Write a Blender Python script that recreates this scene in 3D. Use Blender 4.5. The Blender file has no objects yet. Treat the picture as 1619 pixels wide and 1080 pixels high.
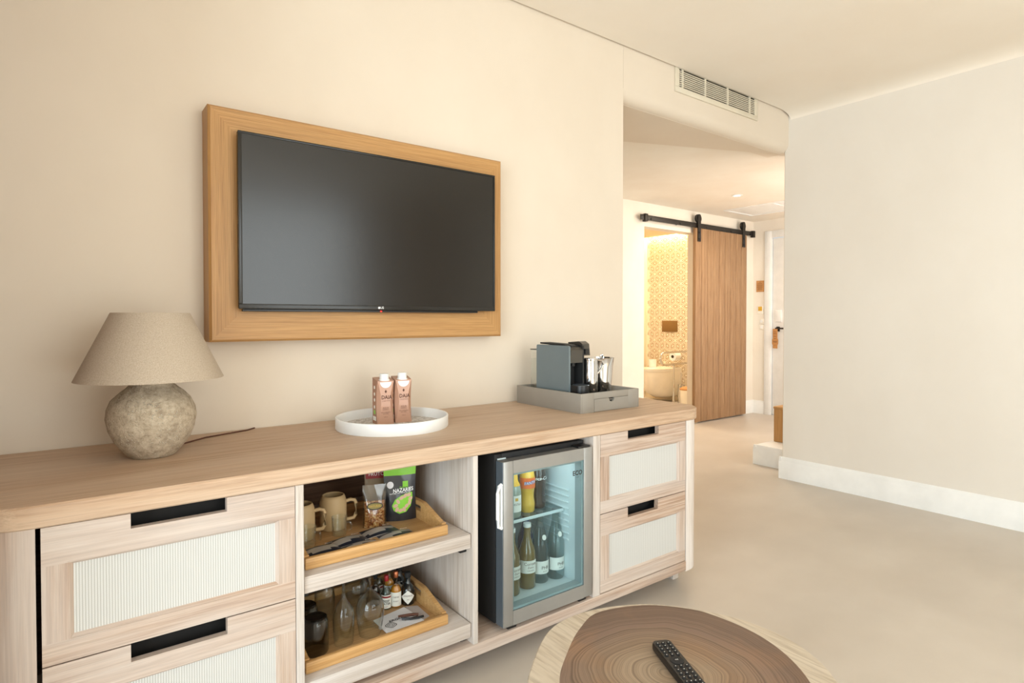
import bpy, bmesh, math, random
from mathutils import Vector, Matrix
from mathutils.geometry import tessellate_polygon
random.seed(7)
C = bpy.context.scene.collection
SC = bpy.context.scene
PI = math.pi

# ------------------------------------------------------------------ camera
H = 1.0941
yaw, pitch, roll = math.radians(36.9937), math.radians(0.9496), math.radians(-0.0131)
F = Vector((math.sin(yaw)*math.cos(pitch), math.cos(yaw)*math.cos(pitch), -math.sin(pitch)))
R_ = Vector((math.cos(yaw), -math.sin(yaw), 0)); U_ = R_.cross(F)
R2 = R_*math.cos(roll)+U_*math.sin(roll); U2 = R2.cross(F)
cd = bpy.data.cameras.new('camera'); cam = bpy.data.objects.new('camera', cd); C.objects.link(cam)
m3 = Matrix((R2, U2, -F)).transposed()
cam.matrix_world = Matrix.Translation((0, 0, H)) @ m3.to_4x4()
cd.sensor_width = 36; cd.lens = 936.987/1619*36; cd.shift_y = -19.68/1619
cd.clip_start = 0.02; cd.clip_end = 100
SC.camera = cam

# ------------------------------------------------------------------ world, light, exposure
w = bpy.data.worlds.new('world'); SC.world = w; w.use_nodes = True
bg = w.node_tree.nodes['Background']
bg.inputs[0].default_value = (0.80, 0.90, 1.0, 1); bg.inputs[1].default_value = 1.0
SC.view_settings.view_transform = 'Standard'; SC.view_settings.look = 'None'
SC.view_settings.gamma = 1; SC.view_settings.use_curve_mapping = False
SC.view_settings.exposure = 0.0
SC.cycles.transparent_max_bounces = 32

def area(name, loc, rot, sx, sy, power, col):
    l = bpy.data.lights.new(name, 'AREA'); l.shape = 'RECTANGLE'; l.size = sx; l.size_y = sy
    l.energy = power; l.color = col
    o = bpy.data.objects.new(name, l); C.objects.link(o); o.location = loc; o.rotation_euler = rot
    return o
# daylight through the two glazed openings (behind the camera and to its left)
area('daylight_back_window', (1.35, -2.50, 1.22), (PI/2, 0, 0), 2.4, 2.34, 80, (1.0, 0.96, 0.93))
area('daylight_left_window', (-2.30, -0.93, 1.20), (PI/2, 0, -PI/2), 2.6, 2.2, 175, (0.88, 0.94, 1.0))
sun = bpy.data.lights.new('sun', 'SUN'); sun.energy = 8.0; sun.angle = 0.01; sun.color = (1.0, 0.80, 0.58)
so = bpy.data.objects.new('sun', sun); C.objects.link(so); so.rotation_euler = Vector((0.25, 1.0, -1.05)).to_track_quat('-Z', 'Y').to_euler()
# added fill light that brightens the hallway, no window behind it
area('hallway_fill', (5.2, 1.62, 1.3), (PI/2, 0, 0), 1.6, 1.9, 40, (1.0, 0.96, 0.90))

# ------------------------------------------------------------------ materials
def lin(h):
    h = h.lstrip('#'); o = []
    for i in (0, 2, 4):
        c = int(h[i:i+2], 16)/255
        o.append(c/12.92 if c <= 0.04045 else ((c+0.055)/1.055)**2.4)
    return (*o, 1)
def newmat(name):
    m = bpy.data.materials.new(name); m.use_nodes = True
    nt = m.node_tree; return m, nt, nt.nodes['Principled BSDF']
def N(nt, t, **k):
    n = nt.nodes.new(t)
    for a, b in k.items(): setattr(n, a, b)
    return n
def coords(nt, scale=(1, 1, 1), loc=(0, 0, 0), kind='Object'):
    tc = N(nt, 'ShaderNodeTexCoord'); mp = N(nt, 'ShaderNodeMapping')
    nt.links.new(tc.outputs[kind], mp.inputs[0]); mp.inputs['Scale'].default_value = scale; mp.inputs['Location'].default_value = loc
    return mp.outputs[0]
def ramp(nt, fac, stops):
    r = N(nt, 'ShaderNodeValToRGB'); e = r.color_ramp.elements
    while len(e) < len(stops): e.new(0.5)
    for el, (p, c) in zip(e, stops): el.position = p; el.color = c
    nt.links.new(fac, r.inputs[0]); return r.outputs[0]
def noise(nt, vec, scale, detail=4, rough=0.55, dist=0):
    n = N(nt, 'ShaderNodeTexNoise'); n.inputs['Scale'].default_value = scale; n.inputs['Detail'].default_value = detail
    n.inputs['Roughness'].default_value = rough; n.inputs['Distortion'].default_value = dist
    nt.links.new(vec, n.inputs['Vector']); return n.outputs[0]
def mix(nt, fac, a, b, mode='MIX'):
    m = N(nt, 'ShaderNodeMix', data_type='RGBA', blend_type=mode)
    for s, v in ((m.inputs[0], fac), (m.inputs[6], a), (m.inputs[7], b)):
        if hasattr(v, 'is_linked'): nt.links.new(v, s)
        elif isinstance(v, (int, float)): s.default_value = v
        else: s.default_value = v
    return m.outputs[2]
def bump(nt, b, h, strength=0.3, dist=0.002):
    n = N(nt, 'ShaderNodeBump'); n.inputs['Strength'].default_value = strength; n.inputs['Distance'].default_value = dist
    nt.links.new(h, n.inputs['Height']); nt.links.new(n.outputs[0], b.inputs['Normal'])
def plain(name, col, rough=0.5, metal=0, var=0.04, spec=0.5, coat=0, em=0):
    m, nt, b = newmat(name); c = lin(col)
    v = noise(nt, coords(nt), 9, 3)
    d = tuple(x*(1-var) for x in c[:3])+(1,); e = tuple(min(1, x*(1+var)) for x in c[:3])+(1,)
    nt.links.new(ramp(nt, v, [(0.3, d), (0.7, e)]), b.inputs['Base Color'])
    b.inputs['Roughness'].default_value = rough; b.inputs['Metallic'].default_value = metal
    b.inputs['Specular IOR Level'].default_value = spec; b.inputs['Coat Weight'].default_value = coat
    if em:
        b.inputs['Emission Color'].default_value = c; b.inputs['Emission Strength'].default_value = em
    return m
def wood(name, dark, mid, light, axis='x', rough=0.55, fine=1.0, wash=None, strength=0.25):
    m, nt, b = newmat(name)
    a, c_ = 2.2, 85*fine
    sc = {'x': (a, c_, c_), 'y': (c_, a, c_), 'z': (c_, c_, a)}[axis]
    n1 = noise(nt, coords(nt, sc), 1.0, 8, 0.62, 0.6)
    sc2 = tuple(s*4 for s in sc)
    n2 = noise(nt, coords(nt, sc2), 1.0, 3, 0.6)
    base = ramp(nt, n1, [(0.30, lin(dark)), (0.48, lin(mid)), (0.68, lin(light))])
    fine_ = ramp(nt, n2, [(0.34, (0.66, 0.62, 0.58, 1)), (0.56, (1, 1, 1, 1))])
    col = mix(nt, 0.7, base, fine_, 'MULTIPLY')
    if wash:
        sc3 = {'x': (1.2, 7, 7), 'y': (7, 1.2, 7), 'z': (7, 7, 1.2)}[axis]
        n3 = noise(nt, coords(nt, sc3, (3, 1, 2)), 1.0, 4, 0.5, 0.4)
        f = ramp(nt, n3, [(0.36, (0.1, 0.1, 0.1, 1)), (0.64, (0.65, 0.65, 0.65, 1))])
        col = mix(nt, f, col, lin(wash))
    nt.links.new(col, b.inputs['Base Color'])
    b.inputs['Roughness'].default_value = rough
    bump(nt, b, n2, strength, 0.0008)
    return m
def thin_glass(name, tint='#ffffff', refl=0.9, rough=0.0, dens=0.0):
    m = bpy.data.materials.new(name); m.use_nodes = True; nt = m.node_tree; nt.nodes.clear()
    out = N(nt, 'ShaderNodeOutputMaterial'); t = N(nt, 'ShaderNodeBsdfTransparent'); g = N(nt, 'ShaderNodeBsdfGlossy')
    t.inputs[0].default_value = lin(tint); g.inputs['Roughness'].default_value = rough
    lw = N(nt, 'ShaderNodeLayerWeight'); lw.inputs[0].default_value = 0.5
    pw = N(nt, 'ShaderNodeMath', operation='POWER'); pw.inputs[1].default_value = 2.2; nt.links.new(lw.outputs['Facing'], pw.inputs[0])
    mt = N(nt, 'ShaderNodeMath', operation='MULTIPLY_ADD'); mt.inputs[1].default_value = refl; mt.inputs[2].default_value = 0.03+dens
    nt.links.new(pw.outputs[0], mt.inputs[0])
    mx = N(nt, 'ShaderNodeMixShader'); nt.links.new(mt.outputs[0], mx.inputs[0]); nt.links.new(t.outputs[0], mx.inputs[1]); nt.links.new(g.outputs[0], mx.inputs[2])
    nt.links.new(mx.outputs[0], out.inputs[0]); return m

def plaster(name, c1, c2, rough=0.85, sc=1.3):
    m, nt, b = newmat(name)
    v = noise(nt, coords(nt, (1, 1, 0.8)), sc, 5, 0.6)
    nt.links.new(ramp(nt, v, [(0.35, lin(c1)), (0.65, lin(c2))]), b.inputs['Base Color'])
    b.inputs['Roughness'].default_value = rough
    bump(nt, b, noise(nt, coords(nt), 14, 4), 0.08, 0.002); return m
M = {}
M['wall'] = plaster('wall_plaster', '#DED0BE', '#E3D6C5')
M['wall_r'] = plaster('side_wall_plaster', '#E3DBD0', '#E8E1D7')
M['ceil'] = plaster('ceiling_paint', '#F0E6D8', '#F3EBDF')
M['hall'] = plaster('hall_plaster', '#EAE0D2', '#EFE8DC', sc=2)
M['trim'] = plain('white_trim', '#F1F1EF', 0.4)
def floor_mat():
    m, nt, b = newmat('microcement')
    v = noise(nt, coords(nt, (1, 1, 1)), 1.4, 5, 0.55, 0.0)
    v2 = noise(nt, coords(nt, (0.6, 1.4, 1), (4, 2, 0)), 2.2, 3, 0.5, 0.0)
    a = ramp(nt, v, [(0.3, lin('#C4B9AC')), (0.55, lin('#CCC2B6')), (0.75, lin('#D4CBC0'))])
    c = ramp(nt, v2, [(0.4, (0.93, 0.93, 0.93, 1)), (0.6, (1, 1, 1, 1))])
    nt.links.new(mix(nt, 0.7, a, c, 'MULTIPLY'), b.inputs['Base Color'])
    b.inputs['Roughness'].default_value = 0.38
    return m
M['floor'] = floor_mat()
WD = dict(dark='#926D50', mid='#B99A82', light='#CFBAA8', wash='#CDC5BF')
M['wx'] = wood('washed_oak_x', axis='x', **WD)
M['wy'] = wood('washed_oak_y', axis='y', **WD)
M['wz'] = wood('washed_oak_z', axis='z', **WD)
M['wtop'] = wood('washed_oak_top', '#A98361', '#BF9E80', '#CDB195', 'x', 0.5, 0.8, '#CFB9A3')
M['wpale'] = wood('washed_oak_pale', '#CDBBAB', '#DACDC2', '#E4DBD3', 'z', wash='#E6E0DC')
M['wgrey'] = wood('washed_oak_grey', '#B09E8D', '#C6B9AD', '#D2C9C1', 'z', wash='#D6D0CB')
M['wpx'] = wood('washed_oak_pale_x', '#AE9C8C', '#C2B4A8', '#CFC4BC', 'x', wash='#D2CCC8')
M['wdark'] = wood('cabinet_back_wood', '#6E4E3A', '#7F5D46', '#8B6950', 'x')
M['oakx'] = wood('oak_frame_x', '#AE7E48', '#BD8E56', '#C89B63', 'x', 0.45, 2.0)
M['oakz'] = wood('oak_frame_z', '#AA7A45', '#B98A52', '#C5975F', 'z', 0.45, 2.0)
M['door'] = wood('barn_door_oak', '#8E6C4C', '#A07D5B', '#B08E6B', 'z', 0.5, 0.6)
M['bam'] = wood('bamboo', '#B98A52', '#C89B62', '#D4AA74', 'x', 0.4, 1.4)
M['bamd'] = wood('bamboo_floor', '#AC8252', '#BA9160', '#C69E6E', 'x', 0.45, 1.4)
M['void'] = plain('drawer_shade_black', '#120F0D', 0.8)  # near-black standing in for the shade inside drawers
M['black'] = plain('black_plastic', '#161617', 0.35)
M['blackm'] = plain('black_matte', '#1B1B1C', 0.7)
M['blackmet'] = plain('black_steel', '#2B2724', 0.45, 0.3)
M['bezel'] = plain('tv_bezel', '#1A1815', 0.25)
M['screen'] = plain('tv_screen', '#060505', 0.20, spec=0.65, var=0)
M['white'] = plain('white_gloss', '#F0F0EE', 0.3)
M['cer'] = plain('white_ceramic', '#F4EEE2', 0.18)
M['chrome'] = plain('chrome', '#D8D8D8', 0.08, 1.0, var=0)
M['steel'] = plain('brushed_steel', '#A6A6A4', 0.42, 0.75)
M['steeld'] = plain('door_side_aluminium', '#7E8B97', 0.4, 0.7)
M['grey'] = plain('caddy_leather', '#958E84', 0.55)
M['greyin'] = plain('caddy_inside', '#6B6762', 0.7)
M['blue'] = plain('machine_blue_grey', '#6C787C', 0.38)
M['dkmet'] = plain('machine_dark_metal', '#5A5752', 0.3, 0.7)
M['liner'] = plain('fridge_liner', '#D9E6E8', 0.4)
M['mug'] = plain('stoneware', '#C9AC80', 0.55)
M['mugin'] = plain('stoneware_inside', '#9E8565', 0.6)
M['glass'] = thin_glass('clear_glass', '#FCFEFD', 0.9)
M['pane'] = thin_glass('fridge_pane', '#EEF6F7', 0.25, 0.02, 0.0)
M['win'] = thin_glass('window_pane', '#F8FCFC', 0.3)
M['smoke'] = thin_glass('smoked_glass', '#CFCDC7', 0.7, 0.0, 0.02)
M['smokeb'] = thin_glass('smoked_glass_base', '#807D77', 0.7, 0.0, 0.03)
M['botclear'] = thin_glass('water_bottle_glass', '#D5E2E1', 0.7, 0.02, 0.02)
M['plasticf'] = thin_glass('clear_film', '#E6E2DA', 0.8, 0.12, 0.08)
M['amber'] = plain('amber_spirit', '#C5801B', 0.1, coat=0.6)
M['beer'] = plain('beer_glass', '#6E5A28', 0.12, coat=0.8)
M['wine'] = plain('dark_blue_bottle', '#2E3C66', 0.15, coat=0.8)
M['drkbot'] = plain('dark_green_bottle', '#12181A', 0.12, coat=0.8)
M['cola'] = plain('cola', '#2A1A14', 0.12, coat=0.8)
M['orange'] = plain('orange_soda', '#E0B23A', 0.25, coat=0.6)
M['orlabel'] = plain('orange_label', '#E8702A', 0.5)
M['bluel'] = plain('blue_ink', '#3F56A8', 0.5)
M['gold'] = plain('gold_label', '#D8A93A', 0.4)
M['copper'] = plain('copper_cap', '#C77A55', 0.3, 0.8)
M['red'] = plain('red_cap', '#A3222C', 0.35)
M['redp'] = plain('red_print', '#8E2226', 0.5)
M['label'] = plain('paper_label', '#EDEBE3', 0.7)
M['ink'] = plain('dark_ink', '#2C2522', 0.6)
M['inkb'] = plain('brown_ink', '#5A3423', 0.6)
M['whiteink'] = plain('white_ink', '#F2F2F0', 0.6)
M['carton'] = plain('carton_copper', '#BC9078', 0.36, 0.1, coat=0.3)
M['carton_shade'] = plain('carton_side_shaded', '#A9785E', 0.45)  # carton copper with shade painted into the sides, back and base
M['green'] = plain('lime_green', '#7FC22B', 0.4)
M['pouch'] = plain('pouch_black', '#24252B', 0.3, coat=0.4)
M['silver'] = plain('sachet_silver', '#B5AFA8', 0.35, 0.3)
M['navy'] = plain('sachet_navy', '#1C2230', 0.35)
M['olive'] = plain('olive_oval', '#8A7A3C', 0.5)
M['napkin'] = plain('napkin_paper', '#E4E2E4', 0.85)
M['napgrey'] = plain('grey_card', '#B7AEAC', 0.8)
M['tag'] = plain('tan_card', '#C08B55', 0.6)
M['switch'] = plain('switch_plate', '#F3EDE2', 0.35)
M['led'] = plain('led_strip', '#FFC878', 0.5, em=12, var=0)
M['bulb'] = plain('downlight_bulb', '#FFF0D8', 0.5, em=6, var=0)
M['ledred'] = plain('standby_led', '#FF2A20', 0.5, em=3, var=0)
M['vent'] = plain('vent_metal', '#DDD3BF', 0.5)
M['ventd'] = plain('vent_dark', '#3E382C', 0.9)
M['bathw'] = plaster('bath_plaster', '#E9D9BC', '#EFE1C8')
M['tilel'] = plain('tile_cream', '#F8EED9', 0.5)
M['tiled'] = plain('tile_tan', '#A9854F', 0.5)
M['bronze'] = plain('flush_bronze', '#8B6A3E', 0.4, 0.5)
M['slab'] = plain('seat_edge', '#E6DCCB', 0.6)

def rattan_mat():
    m, nt, b = newmat('white_rattan')
    w1 = N(nt, 'ShaderNodeTexWave', wave_type='BANDS', bands_direction='X'); w1.inputs['Scale'].default_value = 62; w1.inputs['Distortion'].default_value = 0.3
    nt.links.new(coords(nt), w1.inputs[0])
    w2 = N(nt, 'ShaderNodeTexWave', wave_type='BANDS', bands_direction='Z'); w2.inputs['Scale'].default_value = 160; w2.inputs['Distortion'].default_value = 0.5
    nt.links.new(coords(nt), w2.inputs[0])
    a = ramp(nt, w1.outputs[1], [(0.15, lin('#B8B6B1')), (0.6, lin('#D2D1CE'))])
    c = ramp(nt, w2.outputs[1], [(0.1, (0.86, 0.86, 0.84, 1)), (0.6, (1, 1, 1, 1))])
    nt.links.new(mix(nt, 0.6, a, c, 'MULTIPLY'), b.inputs['Base Color']); b.inputs['Roughness'].default_value = 0.7
    bump(nt, b, w1.outputs[1], 0.3, 0.001); return m
M['rattan'] = rattan_mat()
def pottery():
    m, nt, b = newmat('rough_pottery')
    v = noise(nt, coords(nt), 60, 6, 0.7); vo = N(nt, 'ShaderNodeTexVoronoi'); vo.inputs['Scale'].default_value = 150
    nt.links.new(coords(nt), vo.inputs['Vector'])
    p = noise(nt, coords(nt), 12, 3)
    a = ramp(nt, v, [(0.32, lin('#9C8B76')), (0.5, lin('#BFAF98')), (0.68, lin('#D6C9B4'))])
    f = ramp(nt, vo.outputs['Distance'], [(0.12, (1, 1, 1, 1)), (0.3, (0, 0, 0, 1))])
    f2 = ramp(nt, p, [(0.42, (0, 0, 0, 1)), (0.55, (1, 1, 1, 1))])
    ff = mix(nt, 1.0, f, f2, 'MULTIPLY')
    nt.links.new(mix(nt, ff, a, lin('#E4DCCC')), b.inputs['Base Color']); b.inputs['Roughness'].default_value = 0.9
    h = mix(nt, 0.5, v, ff, 'ADD'); bump(nt, b, h, 1.0, 0.004); return m
M['pot'] = pottery()
def fabric(name, c1, c2):
    m, nt, b = newmat(name)
    v = noise(nt, coords(nt, (1, 1, 1)), 420, 2, 0.6)
    nt.links.new(ramp(nt, v, [(0.3, lin(c1)), (0.7, lin(c2))]), b.inputs['Base Color']); b.inputs['Roughness'].default_value = 0.95
    bump(nt, b, v, 0.25, 0.001); return m
M['shade'] = fabric('linen_shade', '#B09F8C', '#C6B7A4')
def gravelly():
    m, nt, b = newmat('tray_speckle')
    v = noise(nt, coords(nt), 70, 6, 0.7, 1.0)
    nt.links.new(ramp(nt, v, [(0.36, lin('#857C74')), (0.5, lin('#C9C3BC')), (0.62, lin('#E9E6E2'))]), b.inputs['Base Color']); b.inputs['Roughness'].default_value = 0.5
    return m
M['speckle'] = gravelly()
def granola():
    m, nt, b = newmat('nut_mix')
    vo = N(nt, 'ShaderNodeTexVoronoi'); vo.inputs['Scale'].default_value = 210; nt.links.new(coords(nt), vo.inputs['Vector'])
    s = N(nt, 'ShaderNodeSeparateColor'); nt.links.new(vo.outputs['Color'], s.inputs[0])
    nt.links.new(ramp(nt, s.outputs[0], [(0.0, lin('#8A4B22')), (0.45, lin('#B8763C')), (0.8, lin('#D9A868')), (1, lin('#EBD3A4'))]), b.inputs['Base Color'])
    bump(nt, b, vo.outputs['Distance'], 0.8, 0.003); b.inputs['Roughness'].default_value = 0.6; return m
M['nuts'] = granola()
def rings(center):
    m, nt, b = newmat('heartwood_rings')
    v = coords(nt, (1, 1, 1), (-center[0], -center[1], 0))
    dn = N(nt, 'ShaderNodeTexNoise'); dn.inputs['Scale'].default_value = 3.2; dn.inputs['Detail'].default_value = 3; nt.links.new(v, dn.inputs['Vector'])
    sub = N(nt, 'ShaderNodeVectorMath', operation='SUBTRACT'); nt.links.new(dn.outputs['Color'], sub.inputs[0]); sub.inputs[1].default_value = (0.5, 0.5, 0.5)
    scl = N(nt, 'ShaderNodeVectorMath', operation='SCALE'); nt.links.new(sub.outputs[0], scl.inputs[0]); scl.inputs['Scale'].default_value = 0.10
    ad = N(nt, 'ShaderNodeVectorMath', operation='ADD'); nt.links.new(v, ad.inputs[0]); nt.links.new(scl.outputs[0], ad.inputs[1])
    ln = N(nt, 'ShaderNodeVectorMath', operation='MULTIPLY'); nt.links.new(ad.outputs[0], ln.inputs[0]); ln.inputs[1].default_value = (1, 1.15, 0)
    le = N(nt, 'ShaderNodeVectorMath', operation='LENGTH'); nt.links.new(ln.outputs[0], le.inputs[0])
    cx = N(nt, 'ShaderNodeCombineXYZ'); nt.links.new(le.outputs['Value'], cx.inputs[0])
    n1 = N(nt, 'ShaderNodeTexNoise'); n1.inputs['Scale'].default_value = 160; n1.inputs['Detail'].default_value = 4; n1.inputs['Roughness'].default_value = 0.7
    nt.links.new(cx.outputs[0], n1.inputs['Vector'])
    n3 = N(nt, 'ShaderNodeTexNoise'); n3.inputs['Scale'].default_value = 18; n3.inputs['Detail'].default_value = 2
    nt.links.new(cx.outputs[0], n3.inputs['Vector'])
    fine_ = ramp(nt, n1.outputs[0], [(0.40, (0.50, 0.46, 0.43, 1)), (0.50, (0.95, 0.95, 0.95, 1)), (0.62, (1.2, 1.18, 1.15, 1))])
    broad = ramp(nt, n3.outputs[0], [(0.35, (0.80, 0.76, 0.72, 1)), (0.6, (1, 1, 1, 1))])
    rad = ramp(nt, le.outputs['Value'], [(0.0, lin('#A89782')), (0.10, lin('#9A846D')), (0.20, lin('#80695A')), (0.33, lin('#6E5748'))])
    patch = noise(nt, v, 5, 3)
    rad = mix(nt, ramp(nt, patch, [(0.5, (0, 0, 0, 1)), (0.72, (0.7, 0.7, 0.7, 1))]), rad, lin('#A17A58'))
    c = mix(nt, 0.8, rad, fine_, 'MULTIPLY'); c = mix(nt, 0.8, c, broad, 'MULTIPLY')
    nt.links.new(c, b.inputs['Base Color']); b.inputs['Roughness'].default_value = 0.5; return m
M['sap'] = wood('sapwood', '#C0B09B', '#CABCA8', '#D2C6B4', 'y', 0.55, 0.35)

# ------------------------------------------------------------------ mesh helpers
class B:
    def __init__(s): s.bm = bmesh.new(); s.mats = []
    def mi(s, m):
        if m is None: return 0
        if m not in s.mats: s.mats.append(m)
        return s.mats.index(m)
    def _fin(s, faces, m, sm=False):
        i = s.mi(m)
        for f in faces: f.material_index = i; f.smooth = sm
    def box(s, x0, x1, y0, y1, z0, z1, bev=0, m=None, seg=2, mat=None):
        bm = s.bm; n0 = len(bm.faces)
        vs = [bm.verts.new((x, y, z)) for z in (z0, z1) for y in (y0, y1) for x in (x0, x1)]
        if mat is not None:
            for v in vs: v.co = mat @ v.co
        fs = [bm.faces.new([vs[i] for i in q]) for q in ((0, 2, 3, 1), (4, 5, 7, 6), (0, 1, 5, 4), (2, 6, 7, 3), (0, 4, 6, 2), (1, 3, 7, 5))]
        s._fin(fs, m)
        if bev:
            es = list({e for f in fs for e in f.edges})
            r = bmesh.ops.bevel(bm, geom=es, offset=bev, segments=seg, affect='EDGES', profile=0.5)
            s._fin(r['faces'], m)
        return s
    def prism(s, pts, a, b, plane='xy', m=None, sm=False, mat=None):
        bm = s.bm
        def P(u, v, t):
            p = Vector({'xy': (u, v, t), 'xz': (u, t, v), 'yz': (t, u, v)}[plane])
            return mat @ p if mat is not None else p
        lo = [bm.verts.new(P(u, v, a)) for u, v in pts]; hi = [bm.verts.new(P(u, v, b)) for u, v in pts]
        n = len(pts); fs = []
        for i in range(n):
            j = (i+1) % n; f = bm.faces.new((lo[i], lo[j], hi[j], hi[i])); f.smooth = sm; fs.append(f)
        caps = []
        for tri in tessellate_polygon([[Vector((u, v, 0)) for u, v in pts]]):
            for ring in (lo, hi):
                try: caps.append(bm.faces.new([ring[k] for k in tri]))
                except ValueError: pass
        s._fin(caps, m); s._fin(fs, m, sm)
        return s
    def lathe(s, prof, c=(0, 0, 0), seg=32, m=None, sm=True, sx=1, sy=1):
        bm = s.bm; rows = []
        for r, z in prof:
            if r < 1e-6: rows.append([bm.verts.new((c[0], c[1], c[2]+z))])
            else: rows.append([bm.verts.new((c[0]+r*sx*math.cos(2*PI*i/seg), c[1]+r*sy*math.sin(2*PI*i/seg), c[2]+z)) for i in range(seg)])
        fs = []
        for a, b in zip(rows, rows[1:]):
            for i in range(seg):
                j = (i+1) % seg
                if len(a) == 1 and len(b) == 1: continue
                if len(a) == 1: fs.append(bm.faces.new((a[0], b[j], b[i])))
                elif len(b) == 1: fs.append(bm.faces.new((a[i], a[j], b[0])))
                else: fs.append(bm.faces.new((a[i], a[j], b[j], b[i])))
        s._fin(fs, m, sm); return s
    def tube(s, path, r, seg=10, m=None, cap=True):
        bm = s.bm; P = [Vector(p) for p in path]; rows = []
        up = Vector((0, 0, 1))
        for i, p in enumerate(P):
            t = (P[min(i+1, len(P)-1)]-P[max(i-1, 0)]).normalized()
            a = t.cross(up)
            if a.length < 0.05: a = t.cross(Vector((0, 1, 0)))
            a.normalize(); b = a.cross(t); rr = r[i] if isinstance(r, (list, tuple)) else r
            rows.append([bm.verts.new(p+rr*(math.cos(2*PI*k/seg)*a+math.sin(2*PI*k/seg)*b)) for k in range(seg)])
        fs = []
        for a, b in zip(rows, rows[1:]):
            for i in range(seg):
                j = (i+1) % seg; fs.append(bm.faces.new((a[i], a[j], b[j], b[i])))
        s._fin(fs, m, True)
        if cap: s._fin([bm.faces.new(rows[0][::-1]), bm.faces.new(rows[-1])], m)
        return s
    def quad(s, pts, m=None):
        f = s.bm.faces.new([s.bm.verts.new(p) for p in pts]); s._fin([f], m); return s
    def text(s, body, size, fn, m=None, shear=0, bold=0.0, ext=0.0, sx=1.0):
        cu = bpy.data.curves.new('t', 'FONT'); cu.body = body; cu.size = size; cu.align_x = 'CENTER'; cu.align_y = 'CENTER'
        cu.shear = shear; cu.offset = bold; cu.resolution_u = 2
        o = bpy.data.objects.new('t', cu); C.objects.link(o)
        dg = bpy.context.evaluated_depsgraph_get(); me = bpy.data.meshes.new_from_object(o.evaluated_get(dg))
        bpy.data.objects.remove(o)
        vs = [s.bm.verts.new(fn(v.co.x*sx, v.co.y)) for v in me.vertices]
        fs = []
        for p in me.polygons:
            try: fs.append(s.bm.faces.new([vs[i] for i in p.vertices]))
            except ValueError: pass
        s._fin(fs, m); bpy.data.meshes.remove(me); return s

def origin_of(o):
    v = Vector((0, 0, 0))
    while o: v += o.location; o = o.parent
    return v
def obj(name, b, m=None, parent=None, local=False):
    me = bpy.data.meshes.new(name)
    if m is not None:
        b.mats = [m]+[x for x in b.mats if x is not m] if not b.mats else b.mats
    bmesh.ops.recalc_face_normals(b.bm, faces=b.bm.faces)
    if parent and not local:
        off = origin_of(parent)
        for v in b.bm.verts: v.co -= off
    b.bm.to_mesh(me); b.bm.free()
    me.set_sharp_from_angle(angle=math.radians(38))
    for x in (b.mats or [m]): me.materials.append(x)
    o = bpy.data.objects.new(name, me); C.objects.link(o)
    if parent: o.parent = parent
    return o
def tag(o, label=None, cat=None, group=None, kind=None):
    if label: o['label'] = label
    if cat: o['category'] = cat
    if group: o['group'] = group
    if kind: o['kind'] = kind
    return o
def thing(name, label, cat, loc=(0, 0, 0), rz=0, group=None):
    o = bpy.data.objects.new(name, None); C.objects.link(o); o.location = loc; o.rotation_euler = (0, 0, rz)
    o.empty_display_size = 0.05
    return tag(o, label, cat, group)
def struct(name, b, m=None, parent=None, label=None):
    o = obj(name, b, m, parent)
    if not parent: o['kind'] = 'structure'
    if label: o['label'] = label
    return o
def dup(root, loc, rz=0, label=None, group=None):
    r = root.copy(); C.objects.link(r); r.location = loc; r.rotation_euler = (0, 0, rz)
    if label: r['label'] = label
    if group: r['group'] = group
    for ch in list(root.children):
        c = ch.copy(); C.objects.link(c); c.parent = r
        for g in list(ch.children):
            d = g.copy(); C.objects.link(d); d.parent = c
    return r
def arc(cx, cy, r, a0, a1, n=8):
    return [(cx+r*math.cos(math.radians(a0+(a1-a0)*i/n)), cy+r*math.sin(math.radians(a0+(a1-a0)*i/n))) for i in range(n+1)]
def rrect(x0, x1, y0, y1, r, n=5):
    return arc(x1-r, y1-r, r, 0, 90, n)+arc(x0+r, y1-r, r, 90, 180, n)+arc(x0+r, y0+r, r, 180, 270, n)+arc(x1-r, y0+r, r, 270, 360, n)

# ================================================================== SETTING
D = 2.10; XR = 3.932; XC = 2.297; YB = 3.85; XE = 6.435; ZC = 2.490; ZH = 2.23
struct('floor', B().box(-2.4, 6.7, -3.4, 5.7, -0.1, 0), M['floor'])
struct('wall_front', B().box(-2.4, XC, D, 2.25, 0, 2.72), M['wall'])
pr = [(2.25, 2.72), (D, 2.72)]+[(D+0.06-0.06*math.cos(math.radians(a)), 2.2235+0.06-0.06*math.sin(math.radians(a))) for a in range(0, 91, 15)]+[(2.25, 2.2235)]
struct('wall_soffit', B().prism(pr, XC+0.001, XR, 'yz', sm=True), M['wall'])
struct('wall_right', B().prism([(XR, -3.4), (4.06, -3.4), (4.06, 2.1285)]+[(XR+0.006, 2.1285), (XR, 2.1225)], 0, 2.72, 'xy'), M['wall_r'])
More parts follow.
